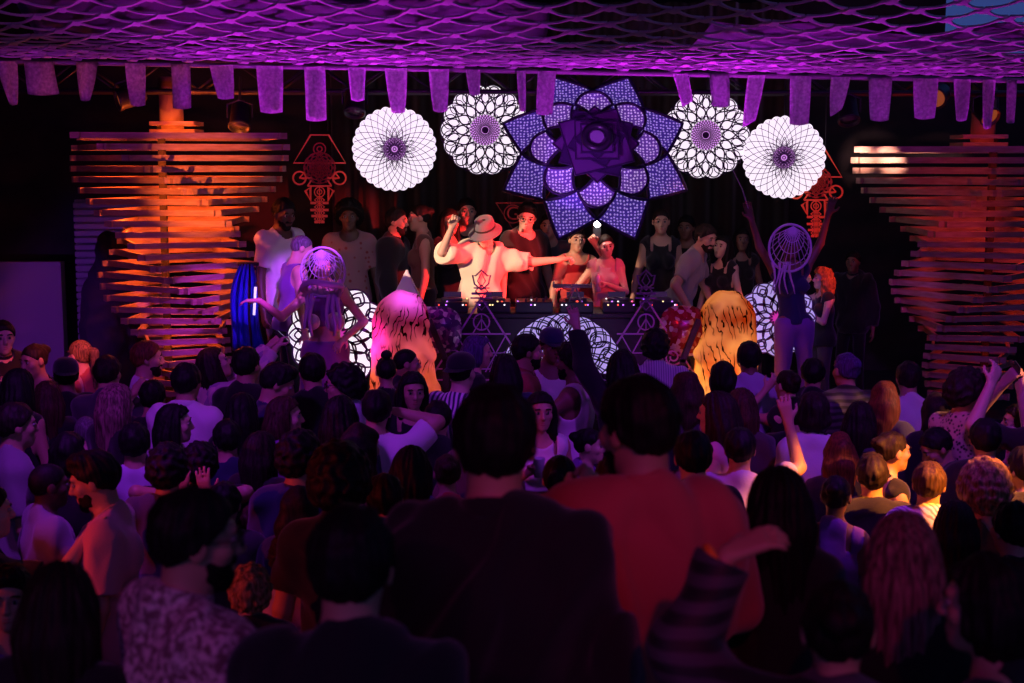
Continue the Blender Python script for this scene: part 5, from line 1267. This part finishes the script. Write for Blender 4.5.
c(552, 346, 34, 170, 'man in a dark cap and white tank top with arms down', hat=('cap', 'navy'), hair='short', sk='brown', top='tank', tc='white', head=(-10, 6, 0), cell=.0085)
c(571, 362, 35, -70, 'bearded man in a white tank top laying an arm on the rust shirt', hair='curly', hc='black', sk='brown', top='tank', tc='white', beard='black', L_=A_((.22, .44, 1.34), (.5, -.3, -1), .6), cell=.0085)
c(622, 368, 33, -12, 'woman in a black lace top with one arm reaching high towards the booth', sex='f', hair='long', hc='black', sk='tan', top='shirt', tc='black', L_=A_((.33, .12, 2.0), (1, 0, 0), .3))
c(655, 347, 34, 0, 'dark haired man in a pale pinstriped shirt under the pyramid sign', hair='curly', hc='black', sk='tan', top='shirt', tc='finestripe', wide=1.12)
c(749, 359, 32, 0, 'man with cropped black hair in a lilac t-shirt before the orange lantern', hair='short', hc='black', sk='brown', top='tee', tc='lilac', wide=1.12)
c(686, 391, 36, 0, 'woman with long wavy brown hair under the orange lantern', sex='f', hair='wavy', hc='brown', top='strap', tc='dgrey')
c(716, 414, 40, -60, 'woman in profile with bare arms and dark hair beside straight brown hair', sex='f', hair='long', hc='dark', sk='pale', top='strap', tc='pink', cell=.0085)
c(741, 408, 38, 8, 'woman with very straight brown hair behind the woman in profile', sex='f', hair='long', hc='brown', top='tee', tc='dgrey')
c(693, 458, 48, 0, 'man with flat black hair seen over the red shirt', hair='short', hc='black', top='tee', tc='black')
c(740, 450, 42, 12, 'person in a lilac t-shirt with a raised bare forearm under the lantern', hair='short', hc='black', sk='tan', top='tee', tc='lilac', R_=A_((.26, .22, 1.74), (.6, .3, -1), .4))
c(787, 386, 32, -30, 'woman with a purple lit cheek below the small lotus light', sex='f', hair='bun', hc='dark', sk='pale', top='strap', tc='black', L_='face')
c(813, 413, 41, 5, 'woman with a dark bob and bright pale pink top', sex='f', hair='bob', hc='dark', sk='tan', top='tee', tc='white')
c(846, 371, 33, -20, 'person in a purple headscarf below the dim rail', hair='bun', sex='f', hc='violet', sk='tan', top='jacket', tc='jacket')
c(885, 399, 36, 30, 'woman with a high brown hair bun and auburn streaks below the second tower', sex='f', hair='wavy', hc='auburn', sk='tan', top='tee', tc='dgrey')
c(908, 379, 32, 0, 'man in a bright white t-shirt under the second tower', hair='short', hc='dark', sk='tan', top='tee', tc='white', wide=1.08)
c(968, 392, 37, 70, 'man in sunglasses and speckled shirt with both hands lifted', hair='curly', hc='dark', sk='tan', top='tee', tc='leopard', glasses='sun', R_=A_((.1, .32, 1.58), (.9, .1, -1), .7), L_=A_((.1, .34, 1.62), (.9, .1, -1), .7))
c(1046, 400, 38, -20, 'person at the picture edge raising a pink lit arm', sk='pale', top='tee', tc='black', L_=A_((.24, .2, 1.68), (1, 0, -.8), .4))
c(893, 452, 42, 75, 'woman with dark hair and bare orange shoulder in profile', sex='f', hair='bun', hc='dark', sk='tan', top='strap', tc='black', cell=.0085)
c(872, 477, 42, 8, 'man with glossy dark hair and orange lit nape beside the bare shoulder', hair='quiff', hc='dark', sk='tan', top='tee', tc='black')
c(929, 485, 44, 20, 'man with wavy dark hair in a white knitted vest', hair='short', hc='brown', sk='tan', top='tee', tc='knit', cell=.0085)
c(984, 491, 46, 10, 'person with a big head of light brown curls, back turned', hair='afro', hc='blonde', sk='tan', top='tank', tc='brown', cell=.0085)
c(936, 448, 38, -100, 'person with bent head and orange lit neck before the speckled shirt', hair='short', hc='black', sk='tan', top='tee', tc='black', head=(0, 30, 0))
c(1017, 422, 36, -80, 'woman with a glowing orange face and red top at the picture edge', sex='f', hair='long', hc='dark', sk='tan', top='tee', tc='red')
c(1024, 470, 44, -20, 'man in dark clothes with red lit neck beside the light brown curls', hair='short', hc='black', sk='tan', top='tee', tc='black')
c(836, 497, 46, 20, 'person in a violet strap top with dark hair low before the pink top', sex='f', hair='bun', hc='black', sk='brown', top='strap', tc='purple')
c(541, 412, 37, 172, 'woman in a white crop top facing the lens under the rust shirt', sex='f', hair='long', hc='black', sk='tan', top='crop', tc='white', R_='drink', cell=.0085)
c(590, 446, 38, 100, 'woman with a purple lit face and dark hair beside the red shirt shoulder', sex='f', hair='bun', hc='black', sk='pale', top='tee', tc='purple')
c(447, 474, 44, -10, 'woman with brown hair up and bare reddish back', sex='f', hair='bun', hc='brown', sk='tan', top='strap', tc='red')
c(412, 470, 44, 15, 'woman with dark hair over a blue top beside the bare reddish back', sex='f', hair='long', hc='black', sk='tan', top='tee', tc='blue')
c(300, 458, 46, 20, 'man with rumpled black hair in the dark middle of the crowd', hair='curly', hc='black', top='tee', tc='navy')
c(262, 452, 42, 30, 'woman with dark hair and pink lit collar in the dark middle', sex='f', hair='long', hc='dark', top='shirt', tc='black')
c(340, 482, 54, 0, 'large round head of black hair before the man in white with lifted elbow', hair='afro', hc='black', top='tee', tc='black')
c(257, 522, 42, 35, 'man with short hair and red rimmed cheek beside the glasses', hair='short', hc='brown', sk='tan', top='tee', tc='black', lo=.82)
c(291, 556, 48, 10, 'man with dark curls in a lilac t-shirt beyond the floral shirt', hair='curly', hc='dark', sk='tan', top='tee', tc='lilac', lo=.82)
c(250, 592, 50, -10, 'person with a low head of light curls beside the floral shirt', hair='curly', hc='blonde', top='tee', tc='black', lo=.78)
c(480, 425, 40, 10, 'woman with dark hair hidden behind the large dark haired man', sex='f', hair='long', hc='dark', top='tee', tc='dgrey')
c(227, 440, 42, -20, 'short haired man in dark blue below the black curtain of hair', hair='short', hc='black', top='tee', tc='navy')
c(362, 448, 44, 40, 'woman in a dark dress leaning beside the bright white t-shirt', sex='f', hair='wavy', hc='dark', top='dress', tc='dgrey')
c(640, 395, 36, -20, 'man in black hidden behind the red shirted man', hair='short', hc='dark', top='tee', tc='black')
c(560, 480, 48, 10, 'woman with a dark ponytail between the two big men', sex='f', hair='ponytail', hc='black', top='tank', tc='dgrey')
c(612, 480, 46, -10, 'man in a dark grey shirt low behind the red shirt', hair='short', hc='dark', top='shirt', tc='dgrey')
c(838, 452, 40, -5, 'woman with wavy auburn hair in the dark beside the bare shoulder', sex='f', hair='wavy', hc='auburn', top='tee', tc='black')
c(860, 420, 37, 20, 'woman with long dark hair and lace sleeve behind the bob', sex='f', hair='long', hc='dark', top='shirt', tc='jacket')
c(935, 412, 36, -15, 'woman with loose dark waves behind the man in sunglasses', sex='f', hair='wavy', hc='dark', top='jacket', tc='black')
c(813, 375, 31, 15, 'man in a dark jacket below the legs of the performer', hair='short', hc='black', top='jacket', tc='black')
c(722, 378, 32, 0, 'woman with short dark hair at the foot of the orange lantern', sex='f', hair='bob', hc='black', top='tee', tc='black')
c(312, 372, 33, -20, 'man in black at the foot of the hoop headdress performer', hair='short', hc='black', top='tee', tc='black')
c(247, 366, 32, 20, 'man with dark hair below the blue cloth', hair='short', hc='black', top='tee', tc='black')
c(108, 374, 32, 10, 'man in dark grey before the ribbed shutter', hair='short', hc='dark', top='tee', tc='dgrey')
c(438, 420, 38, 5, 'man in a dark shirt behind the bare reddish back', hair='short', hc='black', top='shirt', tc='dgrey')
c(505, 372, 33, -10, 'woman with dark hair below the pyramid sign base', sex='f', hair='long', hc='black', top='tee', tc='navy')
c(70, 455, 42, 10, 'woman with a dark bob between the shaved head and the grey lilac back', sex='f', hair='bob', hc='black', top='jacket', tc='black')
c(135, 445, 41, -5, 'man in a lilac sleeve below the raised fist', hair='short', hc='black', top='tee', tc='lilac')
c(225, 505, 46, 0, 'man with cropped dark hair just beyond the glasses', hair='short', hc='black', top='tee', tc='dgrey')
c(300, 510, 48, 15, 'woman with dark wavy hair beyond the low light curls', sex='f', hair='wavy', hc='dark', top='tee', tc='navy')
c(385, 500, 48, -5, 'man in deep blue between the round black hair and the reddish back', hair='short', hc='black', top='tee', tc='navy')
c(795, 415, 37, 10, 'man with short dark hair beside the pink top', hair='short', hc='black', top='tee', tc='black')
c(955, 525, 50, 10, 'woman with dark hair before the light brown curls', sex='f', hair='long', hc='dark', top='tee', tc='black', lo=.82)
c(1012, 530, 50, -15, 'man in black at the edge below the light brown curls', hair='short', hc='black', sk='tan', top='tee', tc='black', lo=.82)
c(985, 440, 40, 10, 'man with dark hair just below the speckled shirt', hair='short', hc='black', top='tee', tc='black')
c(20, 388, 34, 20, 'woman with dark hair below the smiling bare shouldered woman', sex='f', hair='long', hc='black', sk='tan', top='strap', tc='black')
PEOPLE = {}
# nobody stands inside anybody else: step forward or back along the sight line until there is room
PX = [(a[0], a[1]) for a, k in FLOOR]; POS = [spot_for(a[0], a[1], a[2], 0, k.get('lo', .88)) for a, k in FLOOR]
YS = [p.y for p in POS]; Y0 = YS[:]
for it in range(160):
    for i in range(len(YS)):
        for j in range(i):
            xi = (PX[i][0] - 512) / F * YS[i]; xj = (PX[j][0] - 512) / F * YS[j]
            ex = 1 - (xi - xj) ** 2 / .25
            if ex <= 0: continue
            need = .4 * math.sqrt(ex); gap = YS[i] - YS[j]
            if abs(gap) < need:
                m = (need - abs(gap)) * .25 * (1 if gap > 0 or (gap == 0 and PX[i][1] < PX[j][1]) else -1); YS[i] += m; YS[j] -= m
    for i in range(len(YS)):
        zlo, zhi = 1.62 * .8, 1.62 * 1.12; r = ray(*PX[i]); yl = (zlo - CAM.z) * r.y / r.z; yh = (zhi - CAM.z) * r.y / r.z
        YS[i] = min(max(YS[i], yh, 4.55), yl, 11.55)
for n, (a, k) in enumerate(FLOOR): PEOPLE[a[4]] = fl(*a, pos=at(*PX[n], YS[n]), **k)
def who(s): return next(v for k_, v in PEOPLE.items() if s in k_)
held_phone(who('filming the stage'), 1, 'phone raised by the woman in the patterned shirt', (.35, .3, .8))
held_phone(who('sunglasses'), -1, 'phone lifted by the man in sunglasses', None)
def cup(info, s, label):
    w, f, n = info['hand'][s]; t = empty('cup', w + f * .09 + n * .035, 0, label, 'cup')
    bm = bmesh.new(); lathe(bm, [(0, -.06), (.028, -.06), (.038, .055), (.039, .06), (.035, .06), (.026, -.05), (0, -.05)], 18); build('plastic_wall', bm, mat('clear_cup', (.5, .45, .55), .2), t, True)
    bm = bmesh.new(); lathe(bm, [(0, .028), (.0335, .028), (.0335, .032), (0, .032)], 18); build('drink', bm, mat('drink', (.25, .08, .05), .2), t)
cup(who('holding a cup'), 1, 'cup in the hand of the woman with long brown hair')
cup(who('white crop top'), 1, 'cup in the hand of the woman in the white crop top')

# ------------------------------------------------------------------ people on the terrace, near the lens
TZ = .85
def te(px, py, hs, face, label, **kw):
    kw.setdefault('cell', .0065); return fl(px, py, hs, face, label, base=TZ, lo=.82, hi=1.1, **kw)
te(495, 445, 103, 2, 'large dark haired man in a black shirt, back turned in the middle', hair='short', hc='black', sk='tan', top='shirt', tc='black', wide=1.16, fold=.02)
te(637, 430, 92, -8, 'man in a red lit shirt beside the large man in black', hair='short', hc='black', sk='tan', top='shirt', tc='coral', wide=1.12, head=(-28, 4, 0), beard='black', fold=.024, R_='chest', L_=A_((.1, .34, 1.35), (.7, -.2, -1), .8))
te(197, 541, 104, 50, 'bearded man in glasses and a mottled floral shirt', hair='short', hc='black', sk='tan', top='shirt', tc='floral', wide=1.12, head=(20, 2, 0), beard='black', glasses='y', fold=.02)
te(352, 567, 118, 4, 'man with a big head of black hair in black before the floral shirt', hair='short', hc='black', sk='tan', top='tee', tc='black', wide=1.05)
te(62, 608, 104, 5, 'woman with long straight dark hair behind the floral shirt', sex='f', hair='long', hc='dark', sk='tan', top='tee', tc='black')
te(903, 556, 96, 12, 'woman with long purple sheened hair', sex='f', hair='long', hc='streak', sk='tan', top='tee', tc='black')
te(985, 606, 112, -60, 'dark haired woman with bare reddish shoulder at the lower corner', sex='f', hair='bob', hc='black', sk='tan', top='strap', tc='black')
te(778, 505, 84, 0, 'woman with long black hair over a black t-shirt beside the red shirt', sex='f', hair='long', hc='black', sk='tan', top='tee', tc='black')
st_ = te(838, 632, 118, 10, 'dark haired woman in a ribbed jacket lifting a hand with an orange wristband', sex='f', hair='bun', hc='black', sk='tan', top='jacket', tc='jacket', L_=A_((.26, .24, 1.72), (1, .0, -.5), .35), handL=(.85, .2, .4), palmL=(.2, .6, -1))
# wristband
w, f, n = st_['hand'][-1]; bm = bmesh.new(); f = f.normalized(); x_ = f.orthogonal().normalized(); y_ = f.cross(x_)
tube(bm, [w - f * .03 + (x_ * math.cos(a) + y_ * math.sin(a)) * .032 for a in np.linspace(0, 6.2832, 21)[:-1]], .011, 8, True)
mounted(build('wristband', bm, mat('orange_band', (.9, .3, .03), .5), None, True), st_['root'])
